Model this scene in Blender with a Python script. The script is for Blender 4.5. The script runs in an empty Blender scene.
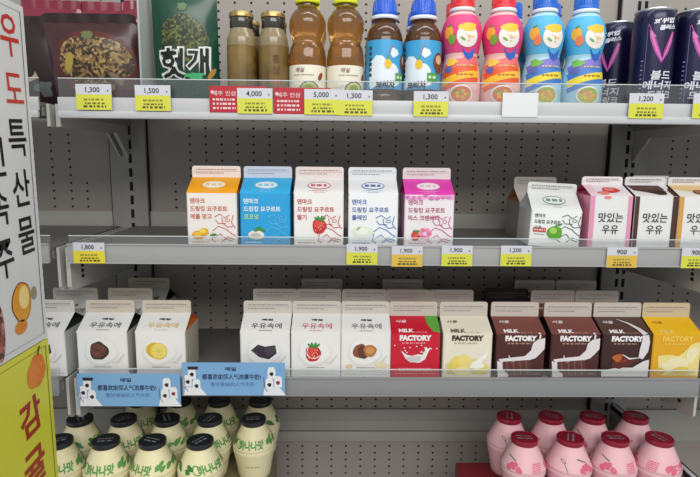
import bpy, math, random
from mathutils import Vector, Matrix
C = bpy.context.scene.collection
SC = bpy.context.scene
EYE = 1.25                       # camera height above the shop floor (m)
PI = math.pi

# ------------------------------------------------------------------ camera
cam_d = bpy.data.cameras.new('camera'); cam = bpy.data.objects.new('camera', cam_d); C.objects.link(cam)
cam_d.sensor_fit = 'HORIZONTAL'; cam_d.sensor_width = 36.0; cam_d.lens = 538.4 / 700 * 36.0
cam_d.clip_start = 0.01
r = Vector((0.99984692, -0.01479637, 0.00933809)); u = Vector((-0.00706941, 0.14656851, 0.98917526)); d = Vector((0.01600487, 0.98908985, -0.14644147))
M3 = Matrix((r, u, -d)).transposed()
cam.matrix_world = Matrix.Translation((0, 0, EYE)) @ M3.to_4x4()
SC.camera = cam

# ------------------------------------------------------------------ world, lights, exposure
SC.view_settings.view_transform = 'Standard'; SC.view_settings.look = 'None'
SC.view_settings.gamma = 1.0; SC.view_settings.use_curve_mapping = False
SC.view_settings.exposure = 0.0
w = bpy.data.worlds.new('shop_air'); SC.world = w; w.use_nodes = True
bg = w.node_tree.nodes['Background']; bg.inputs[0].default_value = (0.93, 0.97, 1.0, 1); bg.inputs[1].default_value = 0.60

def area(name, loc, target, sx, sy, power, col=(1, 1, 1)):
    l = bpy.data.lights.new(name, 'AREA'); l.shape = 'RECTANGLE'; l.size = sx; l.size_y = sy; l.energy = power; l.color = col
    o = bpy.data.objects.new(name, l); C.objects.link(o); o.location = loc
    o.rotation_euler = (Vector(target) - Vector(loc)).to_track_quat('-Z', 'Y').to_euler(); return o
area('shop_ceiling_light', (0.30, -1.35, EYE + 1.25), (0.1, 0.85, EYE - 0.20), 2.4, 0.9, 42, (1.0, 0.985, 0.96))
area('cooler_canopy_light', (0.15, 0.58, EYE + 0.62), (0.12, 0.80, EYE + 0.05), 0.9, 0.05, 1.5, (1.0, 0.98, 0.95))

# ------------------------------------------------------------------ materials
def lin(h):
    h = h.lstrip('#'); out = []
    for i in (0, 2, 4):
        c = int(h[i:i + 2], 16) / 255
        out.append(c / 12.92 if c <= 0.04045 else ((c + 0.055) / 1.055) ** 2.4)
    return (*out, 1)
MAT = {}
def mat(key, col, rough=0.5, metal=0.0, spec=0.5, noise=0.0, nscale=40, coat=0.0, trans=0.0, ior=1.45, emis=0):
    if key in MAT: return MAT[key]
    m = bpy.data.materials.new(key); m.use_nodes = True; nt = m.node_tree; b = nt.nodes['Principled BSDF']
    b.inputs['Base Color'].default_value = lin(col); b.inputs['Roughness'].default_value = rough
    b.inputs['Metallic'].default_value = metal; b.inputs['Specular IOR Level'].default_value = spec
    b.inputs['Coat Weight'].default_value = coat; b.inputs['Coat Roughness'].default_value = 0.15
    b.inputs['Transmission Weight'].default_value = trans; b.inputs['IOR'].default_value = ior
    if noise:
        tc = nt.nodes.new('ShaderNodeTexCoord'); n = nt.nodes.new('ShaderNodeTexNoise'); n.inputs['Scale'].default_value = nscale
        n.inputs['Detail'].default_value = 4
        r_ = nt.nodes.new('ShaderNodeValToRGB'); c = lin(col)
        r_.color_ramp.elements[0].position = .3; r_.color_ramp.elements[1].position = .7
        r_.color_ramp.elements[0].color = tuple(x * (1 - noise) for x in c[:3]) + (1,)
        r_.color_ramp.elements[1].color = tuple(min(1, x * (1 + noise)) for x in c[:3]) + (1,)
        nt.links.new(tc.outputs['Object'], n.inputs['Vector']); nt.links.new(n.outputs['Fac'], r_.inputs['Fac']); nt.links.new(r_.outputs['Color'], b.inputs['Base Color'])
    MAT[key] = m; return m
def mottled(key, cols, scale, rough=0.5, kind='VORONOI'):
    if key in MAT: return MAT[key]
    m = bpy.data.materials.new(key); m.use_nodes = True; nt = m.node_tree; b = nt.nodes['Principled BSDF']
    b.inputs['Roughness'].default_value = rough
    tc = nt.nodes.new('ShaderNodeTexCoord')
    n = nt.nodes.new('ShaderNodeTexVoronoi'); n.inputs['Scale'].default_value = scale
    sep = nt.nodes.new('ShaderNodeSeparateColor'); r_ = nt.nodes.new('ShaderNodeValToRGB'); r_.color_ramp.interpolation = 'CONSTANT'
    els = r_.color_ramp.elements
    for i, c in enumerate(cols):
        e = els[i] if i < 2 else els.new(0.5)
        e.position = i / len(cols); e.color = lin(c)
    nt.links.new(tc.outputs['Object'], n.inputs['Vector']); nt.links.new(n.outputs['Color'], sep.inputs[0])
    nt.links.new(sep.outputs[0], r_.inputs['Fac']); nt.links.new(r_.outputs['Color'], b.inputs['Base Color'])
    MAT[key] = m; return m
def ink(col, rough=0.45):           # flat printing ink
    return mat('ink_' + col.lstrip('#'), col, rough)
def paper(col, rough=0.32):         # coated carton board
    return mat('board_' + col.lstrip('#'), col, rough, noise=0.02, nscale=25)
def plastic(col, rough=0.3):
    return mat('plastic_' + col.lstrip('#'), col, rough, noise=0.02, nscale=30)
STEEL = mat('painted_steel', '#98948f', 0.45, noise=0.05, nscale=9)
PEG = mat('pegboard_paint', '#9c948d', 0.5, noise=0.05, nscale=6)
BAND = mat('air_duct_paint', '#a8a69f', 0.42, noise=0.05, nscale=8)
DECKM = mat('deck_paint', '#716f6c', 0.45, noise=0.05, nscale=9)
HOLE = mat('punched_hole', '#131211', 0.9)
UPR = mat('upright_paint', '#93908c', 0.45, noise=0.04, nscale=10)
CHAN = mat('price_channel_plastic', '#c3c3c4', 0.35, noise=0.02, nscale=12)
CHAN_GREY = mat('price_channel_grey', '#8d8d8e', 0.4, noise=0.02, nscale=12)
CHAN_MID = mat('price_channel_mid', '#a4a4a3', 0.4, noise=0.02, nscale=12)
BRK = mat('bracket_paint', '#b9b7b0', 0.42, noise=0.03, nscale=14)
FLOORM = mat('floor_tile', '#a8a59f', 0.4, noise=0.06, nscale=3)
WHITE = paper('#efedea')

def clear_plastic():
    m = bpy.data.materials.new('clear_acrylic'); m.use_nodes = True; nt = m.node_tree
    for n in list(nt.nodes): nt.nodes.remove(n)
    out = nt.nodes.new('ShaderNodeOutputMaterial'); mx = nt.nodes.new('ShaderNodeMixShader'); tr = nt.nodes.new('ShaderNodeBsdfTransparent')
    gl = nt.nodes.new('ShaderNodeBsdfGlossy'); gl.inputs['Roughness'].default_value = 0.12
    df = nt.nodes.new('ShaderNodeBsdfDiffuse'); df.inputs['Color'].default_value = (.75, .78, .78, 1)
    mx2 = nt.nodes.new('ShaderNodeMixShader'); mx2.inputs[0].default_value = 0.5
    nt.links.new(gl.outputs[0], mx2.inputs[1]); nt.links.new(df.outputs[0], mx2.inputs[2])
    tr.inputs['Color'].default_value = (.97, .98, .98, 1)
    mx.inputs[0].default_value = 0.075
    nt.links.new(tr.outputs[0], mx.inputs[1]); nt.links.new(mx2.outputs[0], mx.inputs[2]); nt.links.new(mx.outputs[0], out.inputs[0])
    return m
ACR = clear_plastic()
ACR_EDGE = mat('acrylic_edge', '#c9cfcf', 0.25)

# ------------------------------------------------------------------ lettering cache
_T = {}
def text_mesh(s, bold):
    k = (s, bold)
    if k in _T: return _T[k]
    c = bpy.data.curves.new('lettering', 'FONT'); c.body = s; c.offset = bold; c.resolution_u = 2
    o = bpy.data.objects.new('lettering', c); C.objects.link(o)
    bpy.context.view_layer.update()
    e = o.evaluated_get(bpy.context.evaluated_depsgraph_get()); m = e.to_mesh()
    vs = [(v.co.x, v.co.y) for v in m.vertices]; fs = [tuple(p.vertices) for p in m.polygons]
    e.to_mesh_clear(); C.objects.unlink(o); bpy.data.objects.remove(o); bpy.data.curves.remove(c)
    x0 = min(v[0] for v in vs); x1 = max(v[0] for v in vs); y0 = min(v[1] for v in vs); y1 = max(v[1] for v in vs)
    vs = [((x - x0) / (x1 - x0) - .5, (y - y0) / (y1 - y0) - .5) for x, y in vs]
    _T[k] = (vs, fs, (x1 - x0) / (y1 - y0)); return _T[k]

# ------------------------------------------------------------------ mesh builder
class MB:
    def __init__(s): s.v = []; s.f = []; s.m = []; s.ms = []
    def mi(s, m):
        if m not in s.ms: s.ms.append(m)
        return s.ms.index(m)
    def face(s, pts, m):
        b = len(s.v); s.v += [tuple(p) for p in pts]; s.f.append(tuple(range(b, b + len(pts)))); s.m.append(s.mi(m))
    def mesh(s, vs, fs, m):
        b = len(s.v); s.v += [tuple(p) for p in vs]
        k = m if isinstance(m, list) else None
        for i, f in enumerate(fs):
            s.f.append(tuple(b + j for j in f)); s.m.append(s.mi(k[i] if k else m))
    def box(s, x0, x1, y0, y1, z0, z1, m, bev=0.0):
        if bev <= 0:
            vs = [(x, y, z) for z in (z0, z1) for y in (y0, y1) for x in (x0, x1)]
            s.mesh(vs, [(0, 2, 3, 1), (4, 5, 7, 6), (0, 1, 5, 4), (2, 6, 7, 3), (0, 4, 6, 2), (1, 3, 7, 5)], m)
        else:
            import bmesh
            bm = bmesh.new(); bmesh.ops.create_cube(bm, size=1.0)
            for v in bm.verts:
                v.co = Vector(((x0 + x1) / 2 + v.co.x * (x1 - x0), (y0 + y1) / 2 + v.co.y * (y1 - y0), (z0 + z1) / 2 + v.co.z * (z1 - z0)))
            bmesh.ops.bevel(bm, geom=list(bm.edges), offset=bev, segments=2, affect='EDGES', profile=0.5)
            bm.verts.index_update(); s.mesh([v.co[:] for v in bm.verts], [tuple(v.index for v in f.verts) for f in bm.faces], m); bm.free()
    def prism(s, pts, axis, a0, a1, m):
        """2-D outline extruded along an axis: x -> outline (y,z); y -> (x,z); z -> (x,y)"""
        def P(p, a): return {'x': (a, p[0], p[1]), 'y': (p[0], a, p[1]), 'z': (p[0], p[1], a)}[axis]
        n = len(pts); vs = [P(p, a0) for p in pts] + [P(p, a1) for p in pts]
        ar = sum(pts[i][0] * pts[(i + 1) % n][1] - pts[(i + 1) % n][0] * pts[i][1] for i in range(n))
        fs = [tuple(range(n)), tuple(range(2 * n - 1, n - 1, -1))] + [(i, i + n, (i + 1) % n + n, (i + 1) % n) for i in range(n)]
        flip = (ar > 0) != (axis == 'y')
        if flip: fs = [tuple(reversed(f)) for f in fs]
        s.mesh(vs, fs, m)
    def lathe(s, prof, m, n=40, cap0=True, cap1=True):
        """prof: (r, z[, material]) bottom to top; the material of a point colours the band above it"""
        vs = []; fs = []; ml = []
        for p in prof:
            for k in range(n):
                a = 2 * PI * k / n; vs.append((p[0] * math.sin(a), -p[0] * math.cos(a), p[1]))
        for i in range(len(prof) - 1):
            mm = prof[i][2] if len(prof[i]) > 2 else m
            for k in range(n):
                fs.append((i * n + k, i * n + (k + 1) % n, (i + 1) * n + (k + 1) % n, (i + 1) * n + k)); ml.append(mm)
        if cap0: fs.append(tuple(range(n - 1, -1, -1))); ml.append(prof[0][2] if len(prof[0]) > 2 else m)
        if cap1: b = (len(prof) - 1) * n; fs.append(tuple(range(b, b + n))); ml.append(prof[-1][2] if len(prof[-1]) > 2 else m)
        s.mesh(vs, fs, ml)
    # ---- printing laid on a surface through a map f(u, v, offset)
    def text(s, f, t, cu, cv, h, m, w=None, bold=0.0, o=0.0004, rot=0.0, shear=0.0):
        vs, fs, asp = text_mesh(t, bold); w = w or h * asp; c, si = math.cos(rot), math.sin(rot)
        P = []
        for x, y in vs:
            x, y = x * w + shear * y * h, y * h
            P.append(f(cu + x * c - y * si, cv + x * si + y * c, o))
        s.mesh(P, fs, m)
    def blob(s, f, cu, cv, ru, rv, m, o=0.0003, n=24, rings=2, rot=0.0, wob=0.0, seed=0, k=3, clip=None):
        rng = random.Random(seed); ph = [rng.uniform(0, 6.28) for _ in range(4)]; c, si = math.cos(rot), math.sin(rot)
        vs = [f(cu, cv, o)]; fs = []
        for j in range(1, rings + 1):
            for i in range(n):
                a = 2 * PI * i / n; q = 1 + wob * (math.sin(k * a + ph[0]) + .6 * math.sin((k + 2) * a + ph[1]) + .4 * math.sin((2 * k + 1) * a + ph[2]))
                x = ru * q * math.cos(a) * j / rings; y = rv * q * math.sin(a) * j / rings
                U, V = cu + x * c - y * si, cv + x * si + y * c
                if clip: U = max(clip[0], min(clip[1], U)); V = max(clip[2], min(clip[3], V))
                vs.append(f(U, V, o))
        for i in range(n): fs.append((0, 1 + i, 1 + (i + 1) % n))
        for j in range(1, rings):
            for i in range(n):
                a = 1 + (j - 1) * n; b = 1 + j * n
                fs.append((a + i, b + i, b + (i + 1) % n, a + (i + 1) % n))
        s.mesh(vs, fs, m)
    def patch(s, f, u0, u1, v0, v1, m, o=0.0002, nu=1, nv=1):
        vs = [f(u0 + (u1 - u0) * i / nu, v0 + (v1 - v0) * j / nv, o) for j in range(nv + 1) for i in range(nu + 1)]
        fs = [(j * (nu + 1) + i, j * (nu + 1) + i + 1, (j + 1) * (nu + 1) + i + 1, (j + 1) * (nu + 1) + i) for j in range(nv) for i in range(nu)]
        s.mesh(vs, fs, m)
    def poly(s, f, pts, m, o=0.0003): s.face([f(x, y, o) for x, y in pts], m)
    def stroke(s, f, pts, wd, m, o=0.0004, closed=False):
        n = len(pts); L = []; R = []
        for i, (x, y) in enumerate(pts):
            a = pts[(i - 1) % n] if (closed or i) else pts[i]; b = pts[(i + 1) % n] if (closed or i < n - 1) else pts[i]
            dx, dy = b[0] - a[0], b[1] - a[1]; q = math.hypot(dx, dy) or 1; W = (wd[i] if isinstance(wd, (list, tuple)) else wd) / 2
            L.append(f(x - dy / q * W, y + dx / q * W, o)); R.append(f(x + dy / q * W, y - dx / q * W, o))
        k = n if closed else n - 1
        s.mesh(L + R, [(i, n + i, n + (i + 1) % n, (i + 1) % n) for i in range(k)], m)
    def ring(s, f, cu, cv, ru, rv, wd, m, o=0.0004, n=28):
        s.stroke(f, [(cu + ru * math.cos(2 * PI * i / n), cv + rv * math.sin(2 * PI * i / n)) for i in range(n)], wd, m, o, True)
    def dashes(s, f, u0, u1, v, h, m, seed=0, o=0.0004):     # a line of print too small to read
        rng = random.Random(seed); x = u0
        while x < u1:
            L = rng.uniform(.7, 2.2) * h; s.patch(f, x, min(x + L, u1), v - h / 2, v + h / 2, m, o); x += L + rng.uniform(.35, .9) * h
    def build(s, name, parent=None, loc=None, rotz=0.0, ang=38):
        me = bpy.data.meshes.new(name); me.from_pydata(s.v, [], s.f)
        for m in s.ms: me.materials.append(m)
        me.polygons.foreach_set('material_index', s.m); me.polygons.foreach_set('use_smooth', [True] * len(s.f))
        me.update(); me.set_sharp_from_angle(angle=math.radians(ang))
        o = bpy.data.objects.new(name, me); C.objects.link(o)
        if parent: o.parent = parent
        if loc is not None: o.location = loc
        o.rotation_euler.z = rotz
        return o

def tag(o, label=None, cat=None, group=None, kind=None):
    if label: o['label'] = label
    if cat: o['category'] = cat
    if group: o['group'] = group
    if kind: o['kind'] = kind
    return o
def thing(name, label, cat, loc, rotz=0.0, group=None, tilt=(0, 0)):
    o = bpy.data.objects.new(name, None); C.objects.link(o); o.empty_display_size = .02
    o.location = loc; o.rotation_euler = (tilt[0], tilt[1], rotz); return tag(o, label, cat, group)
def dup(root, loc, label, rotz=0.0, group=None):
    q = root.copy(); C.objects.link(q); q.location = loc; q.rotation_euler.z = rotz; q['label'] = label
    if group: q['group'] = group
    for ch in list(root.children):
        c = ch.copy(); C.objects.link(c); c.parent = q
        for g in list(ch.children):
            e = g.copy(); C.objects.link(e); e.parent = c
    return q
def Z(rel): return EYE + rel

# ================================================================== THE SETTING
YB = 0.985                        # the pegboard back
b = MB(); b.box(-2.2, 2.2, -2.2, 1.6, -0.02, 0, FLOORM); tag(b.build('floor'), kind='structure')
b = MB(); b.box(-1.6, 1.6, 0.66, 0.985, 0.005, Z(-0.66), STEEL, .004); tag(b.build('trim_1'), kind='structure')   # the cooler's base
b = MB()
b.box(-1.6, 1.6, YB, YB + 0.012, Z(-0.66), Z(0.46), PEG)
def hole(x, z):
    b.face([(x + .0021 * math.sin(-2 * PI * k / 8), YB - .0004, z + .0021 * math.cos(2 * PI * k / 8)) for k in range(8)], HOLE)
X0, PX, PZ = -0.1875, 0.02847, 0.01425
main = [(X0 + PX * i) for i in range(-4, 22)]
left = [-0.5840, -0.5525, -0.5207, -0.4889]; right = [0.6011, 0.6290, 0.6575]
for k in range(-16, 10):                       # upper panel
    z = Z(0.0376 - PZ * k)
    for i, x in enumerate(main):
        if i == 0 and k < 6: continue
        hole(x, z)
    for x in left + right: hole(x, z)
    if k >= 6: hole(-0.4607, z)
for k in range(-2, 20):                        # middle panel
    z = Z(-0.2036 - PZ * k)
    for x in main[1:]: hole(x, z)
    for x in left + right: hole(x, z)
for k in range(0, 7):                          # lowest panel
    z = Z(-0.5571 - PZ * k)
    for x in main[1:] + left + right: hole(x, z)
tag(b.build('wall_back'), kind='structure')
b = MB()
for (za, zb, y) in ((-0.160, -0.0975, .9795), (-0.5030, -0.4785, .9795), (-0.5240, -0.5035, .9825), (-0.5450, -0.5245, .979)):
    b.box(-0.348, 0.4836, y, YB, Z(za), Z(zb), BAND, .0012)
for za, zb in ((-0.160, -0.0975), (-0.545, -0.4785)):
    b.box(-1.28, -0.412, .9795, YB, Z(za), Z(zb), BAND, .0012); b.box(0.5514, 1.40, .9795, YB, Z(za), Z(zb), BAND, .0012)
tag(b.build('trim_2'), kind='structure')       # air duct rails between the panels
for nm, xa, xb, xs in (('trim_3', -0.412, -0.3484, (-0.376,)), ('trim_4', 0.4836, 0.5514, (0.5125, 0.5245))):
    b = MB(); b.box(xa, xb, 0.972, YB, Z(-0.66), Z(0.46), UPR, .0015)
    b.box(xa - .0022, xa, 0.976, YB, Z(-0.66), Z(0.46), HOLE); b.box(xb, xb + .0012, 0.978, YB, Z(-0.66), Z(0.46), HOLE)
    for x in xs:
        for k in range(44):
            z = Z(0.43) - k * 0.0245; b.box(x - .0028, x + .0028, .9716, .9725, z, z + .0155, HOLE)
    tag(b.build(nm), kind='structure')
b = MB()                                       # end wall of the bay at the lower right with its ledge
b.box(0.5225, 0.5265, 0.70, 0.9715, Z(-0.66), Z(-0.4655), UPR, .0008)
b.box(0.5215, 0.5235, 0.70, 0.9715, Z(-0.471), Z(-0.464), HOLE); b.box(0.524, 0.530, 0.70, 0.9715, Z(-0.4655), Z(-0.4625), CHAN)
b.box(0.5305, 0.5335, 0.70, 0.9715, Z(-0.47), Z(-0.463), HOLE)
tag(b.build('trim_5'), kind='structure')

# ------------------------------------------------------------------ shelves
def shelf(label, xa, xb, zlip, style, bl=True, br=True):
    """zlip: height of the bottom of the price channel"""
    zt = zlip + 0.0275; t = thing('cooler_shelf', label, 'shelf', ((xa + xb) / 2, 0.85, Z(zt - .006)), 0, 'grey steel cooler shelves')
    ox, oy, oz = t.location
    def put(m, n, ang=38):
        m.v = [(x - ox, y - oy, z - oz) for x, y, z in m.v]; return m.build(n, t, ang=ang)
    m = MB(); m.box(xa, xb, .734, .970, Z(zt - .012), Z(zt - .006), DECKM, .001)
    m.box(xa, xa + .002, .74, .970, Z(zlip + .004), Z(zt - .012), STEEL); m.box(xb - .002, xb, .74, .970, Z(zlip + .004), Z(zt - .012), STEEL)
    put(m, 'deck')
    m = MB()
    CH = CHAN if style == 'top' else CHAN_GREY if zlip < -.2 else CHAN_MID
    if style == 'top':
        m.box(xa, xb, .7300, .7338, Z(zlip + .010), Z(zt), CHAN, .0008)
        m.box(xa, xb, .7265, .7338, Z(zlip), Z(zlip + .0105), CHAN, .0028)
    else:
        m.box(xa, xb, .7290, .7338, Z(zlip), Z(zt), CH, .0012)
        m.box(xa, xb, .7275, .7292, Z(zlip), Z(zlip + .002), CH); m.box(xa, xb, .7275, .7292, Z(zt - .002), Z(zt), CH)
    put(m, 'price_channel')
    g = zt + (.024 if style == 'top' else .0095)
    m = MB(); m.box(xa - (.03 if style == 'top' and bl else 0.0) * 0, xb, .7345, .7358, Z(zt - .0058), Z(g), ACR)
    m.box(xa, xb, .7343, .7360, Z(g), Z(g + .0011), ACR_EDGE); put(m, 'front_guard')
    for on, x0, x1 in ((bl, xa - .0095, xa - .0035), (br, xb + .0035, xb + .0075)):
        if not on: continue
        m = MB(); x1_ = x1
        if style == 'top':
            zb = zlip - .010; out = [(.742, Z(zt - .008)), (.742, Z(zb)), (.922, Z(zb)), (.972, Z(zb - .042)), (.972, Z(zt - .008))]
        else:
            zb = zlip - .042; out = [(.742, Z(zt - .008)), (.742, Z(zb + .006)), (.748, Z(zb)), (.972, Z(zb - .012)), (.972, Z(zt - .008))]
        m.prism(out, 'x', x0, x1_, BRK)
        if style != 'top':
            for q in range(3): m.box(x0 - .0004, x0, .772 + q * .001, .779, Z(zb + .012 + q * .008), Z(zb + .017 + q * .008), HOLE); m.box(x1, x1 + .0004, .772, .779, Z(zb + .012 + q * .008), Z(zb + .017 + q * .008), HOLE)
        put(m, 'bracket')
    return t
LIP = {'top': 0.0492, 'mid': -0.1450, 'low': -0.3358}
DECK = {k: v + 0.0220 for k, v in LIP.items()}
shelf('long grey top shelf with clear front guard under bottles and cans', -0.3735, 0.5183, LIP['top'], 'top')
shelf('long grey middle shelf with price strip under the drinking yogurt cartons', -0.3735, 0.5183, LIP['mid'], 'mid')
shelf('long grey lower shelf above the round bottles, holding fruit milk cartons', -0.3735, 0.5183, LIP['low'], 'low')
shelf('end of neighbouring top shelf at far left beside the white banner', -1.28, -0.3985, LIP['top'], 'top', False, True)
shelf('end of neighbouring middle shelf half hidden behind the white banner', -1.28, -0.3985, LIP['mid'], 'mid', False, True)
shelf('end of neighbouring lower shelf behind yellow banner, under a half hidden carton', -1.28, -0.3985, LIP['low'], 'low', False, True)
for k, l in (('top', 'neighbouring top shelf at far right under the cut off can'), ('mid', 'neighbouring middle shelf at far right beyond the almond milk carton'), ('low', 'neighbouring lower shelf at far right beyond the yellow carton')):
    shelf(l, 0.5325, 1.40, LIP[k], 'top' if k == 'top' else 'mid', False, False)

# ------------------------------------------------------------------ banners at the left
XS = -0.37
def sign(name, label, ya, yb, za, zb, paper_m, line_m, deco):
    b = MB(); b.box(XS - .0016, XS, ya, yb, Z(za), Z(zb), paper_m)
    f = lambda y, z, o: (XS + o, y, Z(z))
    e = .0075
    b.stroke(f, [(ya + e, za + e), (yb - e, za + e), (yb - e, zb - e), (ya + e, zb - e)], .0013, line_m, .0004, True)
    deco(b, f); b.v = [(x - XS, y - yb, z - Z(za)) for x, y, z in b.v]
    return tag(b.build(name, None, (XS, yb, Z(za))), label, 'banner')
RED = ink('#c8372c'); BLK = ink('#1c1a1b')
def deco_white(b, f):
    for t, y, z, h, wd, m in (('우', .629, .1318, .045, .034, RED), ('도', .6303, .0750, .033, .033, RED), ('특', .629, .0200, .042, .034, BLK), ('산', .629, -.037, .042, .034, BLK), ('물', .632, -.0925, .043, .032, BLK),
                          ('민', .586, -.002, .042, .032, BLK), ('속', .5865, -.055, .042, .032, BLK), ('주', .588, -.113, .043, .032, BLK)):
        b.text(f, t, y, z, h, m, wd, bold=.012, rot=.06)
    # a plain printed tangerine with a leaf below the lettering
    b.blob(f, .612, -.168, .019, .024, ink('#7a4a22'), .0004, wob=.03)
    b.blob(f, .612, -.168, .0175, .0225, ink('#e39a2c'), .0006, wob=.03); b.blob(f, .616, -.163, .010, .014, ink('#f3d98a'), .0008)
    b.blob(f, .607, -.196, .012, .008, ink('#d9861f'), .0006); b.blob(f, .637, -.163, .006, .008, ink('#9a8f7a'), .0006)
    b.blob(f, .567, -.19, .010, .034, mottled('banner_photo', ['#8a4a43', '#a8635a', '#5f312c', '#b88a7d'], 160), .0005)
sign('white_banner', 'tall white hanging banner with red and black Korean lettering at far left', .535, .660, -.2260, .170, mat('banner_white', '#dcdcdb', .4), ink('#5d5f66'), deco_white)
def deco_yellow(b, f):
    b.blob(f, .6325, -.2585, .0165, .0205, mottled('orange_peel', ['#e07a1e', '#e88a2e', '#d96f1a'], 400), .0005, wob=.03, seed=3)
    b.blob(f, .622, -.262, .012, .016, ink('#e6862a'), .0007); b.stroke(f, [(.634, -.240), (.637, -.233), (.640, -.231)], .003, ink('#2d3a1e'), .0009)
    b.text(f, '감', .6115, -.309, .046, ink('#a62f22'), .043, bold=.03, rot=.12); b.text(f, '귤', .6125, -.374, .048, ink('#a62f22'), .043, bold=.03, rot=.1)
sign('yellow_banner', 'yellow hanging banner with red Korean letters and a printed orange', .535, .6605, -.52, -.2275, mat('banner_yellow', '#dad73f', .4), ink('#4d5a26'), deco_yellow)
b = MB(); b.box(-.386, XS - .0022, .53, .6555, 0.0, Z(.165), mat('display_board', '#b5b2ac', .6, noise=.04)); tag(b.build('display_board'), 'plain standing board carrying the white and yellow banners', 'board')

# ------------------------------------------------------------------ price tags
TY = ink('#d2d347'); TO = ink('#d9b54c'); TW = ink('#cdcdd4'); TK = ink('#34333a')
def price_tag(label, x, z, price, wd=.046, ht=.0325, low=TY, top=TW, y=.7255, seed=1, tiltz=0.0):
    b = MB(); b.box(-wd / 2, wd / 2, -.0006, .0006, -ht / 2, ht / 2, top)
    f = lambda u, v, o: (u, -.0006 - o, v)
    b.patch(f, -wd / 2, wd / 2, -ht / 2, ht * .10, low, .00025)
    b.text(f, price, -.001, ht * .27, ht * .24, TK, bold=.012); b.blob(f, wd * .40, ht * .25, .0008, .0012, TK, .0005)
    b.dashes(f, -wd * .28, wd * .28, -ht * .10, ht * .075, ink('#8a8a2c'), seed); b.dashes(f, -wd * .26, wd * .30, -ht * .25, ht * .07, ink('#6d6c25'), seed + 80); b.dashes(f, -wd * .30, wd * .34, -ht * .37, ht * .085, ink('#4d4c1d'), seed + 40)
    return tag(b.build('price_tag', None, (x, y, Z(z))), label, 'price tag', 'yellow and white price tags on the shelf edges')
for x, z, p, l, lo in ((-.3237, .0765, '1,300', 'price tag below the dark red pouch, leftmost on the top shelf', TY), (-.2472, .0761, '1,500', 'price tag reading 1,500 below the green pouch', TY),
                   (-.1144, .0737, '4,000', 'price tag reading 4,000 over a red card below the gold bottles', TY), (-.0267, .0734, '5,000', 'price tag reading 5,000 over a red card below the amber bottles', TY),
                   (.0166, .0726, '1,300', 'price tag below the second amber bottle, right of the 5,000 tag', TY), (.1168, .0724, '1,300', 'price tag below the gap between blue capped tea and pink bottles', TY),
                   (.4026, .0729, '1,200', 'price tag reading 1,200 below the front navy can', TY), (.4880, .0737, '1,200', 'price tag cut by the right edge on the top shelf', TY)):
    price_tag(l, x, z, p, low=lo, seed=int(abs(x) * 999), y=.7253 if abs(x) < .13 and x < 0.01 else .7258)
for x, z, p, l, lo in ((-.3428, -.1299, '1,800', 'price tag reading 1,800 alone at the left end of the middle shelf', ink('#e3cf3a')), (.0284, -.1295, '1,900', 'price tag on middle shelf below the carton with blue lettering', TY), (.0902, -.1319, '1,900', 'orange price tag on the middle shelf below the magenta topped carton', TO),
                   (.159, -.1307, '1,900', 'price tag on middle shelf just right of the orange tag', TY), (.2405, -.1302, '1,200', 'price tag on middle shelf left of the tilted apple yogurt carton', TY),
                   (.3877, -.1313, '900', 'orange price tag reading 900 below the pink and white milk cartons', TO), (.4920, -.1314, '900', 'price tag cut by the right edge on the middle shelf', TY)):
    price_tag(l, x, z, p, .0425, .0285, lo, y=.7266, seed=int(abs(x) * 777))
b = MB(); b.box(-.0235, .0235, -.0006, .0006, -.0155, .0155, mat('blank_card', '#dfe0e0', .35)); tag(b.build('blank_card', None, (.2347, .7258, Z(.0724))), 'blank white card on the top shelf edge below the pink and blue bottles', 'card')
def red_card(label, x, z):
    b = MB(); b.box(-.0375, .0375, -.0005, .0005, -.0168, .0168, ink('#b3202f')); f = lambda u, v, o: (u, -.0005 - o, v); wi = ink('#e8c9c9')
    b.text(f, '제주 인삼', -.018, .0075, .0062, wi, .031, bold=.01)
    for k in range(3): b.dashes(f, -.033, -.003, -.0005 - .0055 * k, .0026, wi, 7 + k)
    b.blob(f, -.0335, .009, .002, .002, wi, .0005)
    tag(b.build('promotion_card', None, (x, .7266, Z(z))), label, 'card', 'red promotion cards on the top shelf')
red_card('red promotion card with white print below the gold bottles', -.1365, .0757); red_card('red promotion card with white print below the amber bottles', -.0525, .0745)

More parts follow.
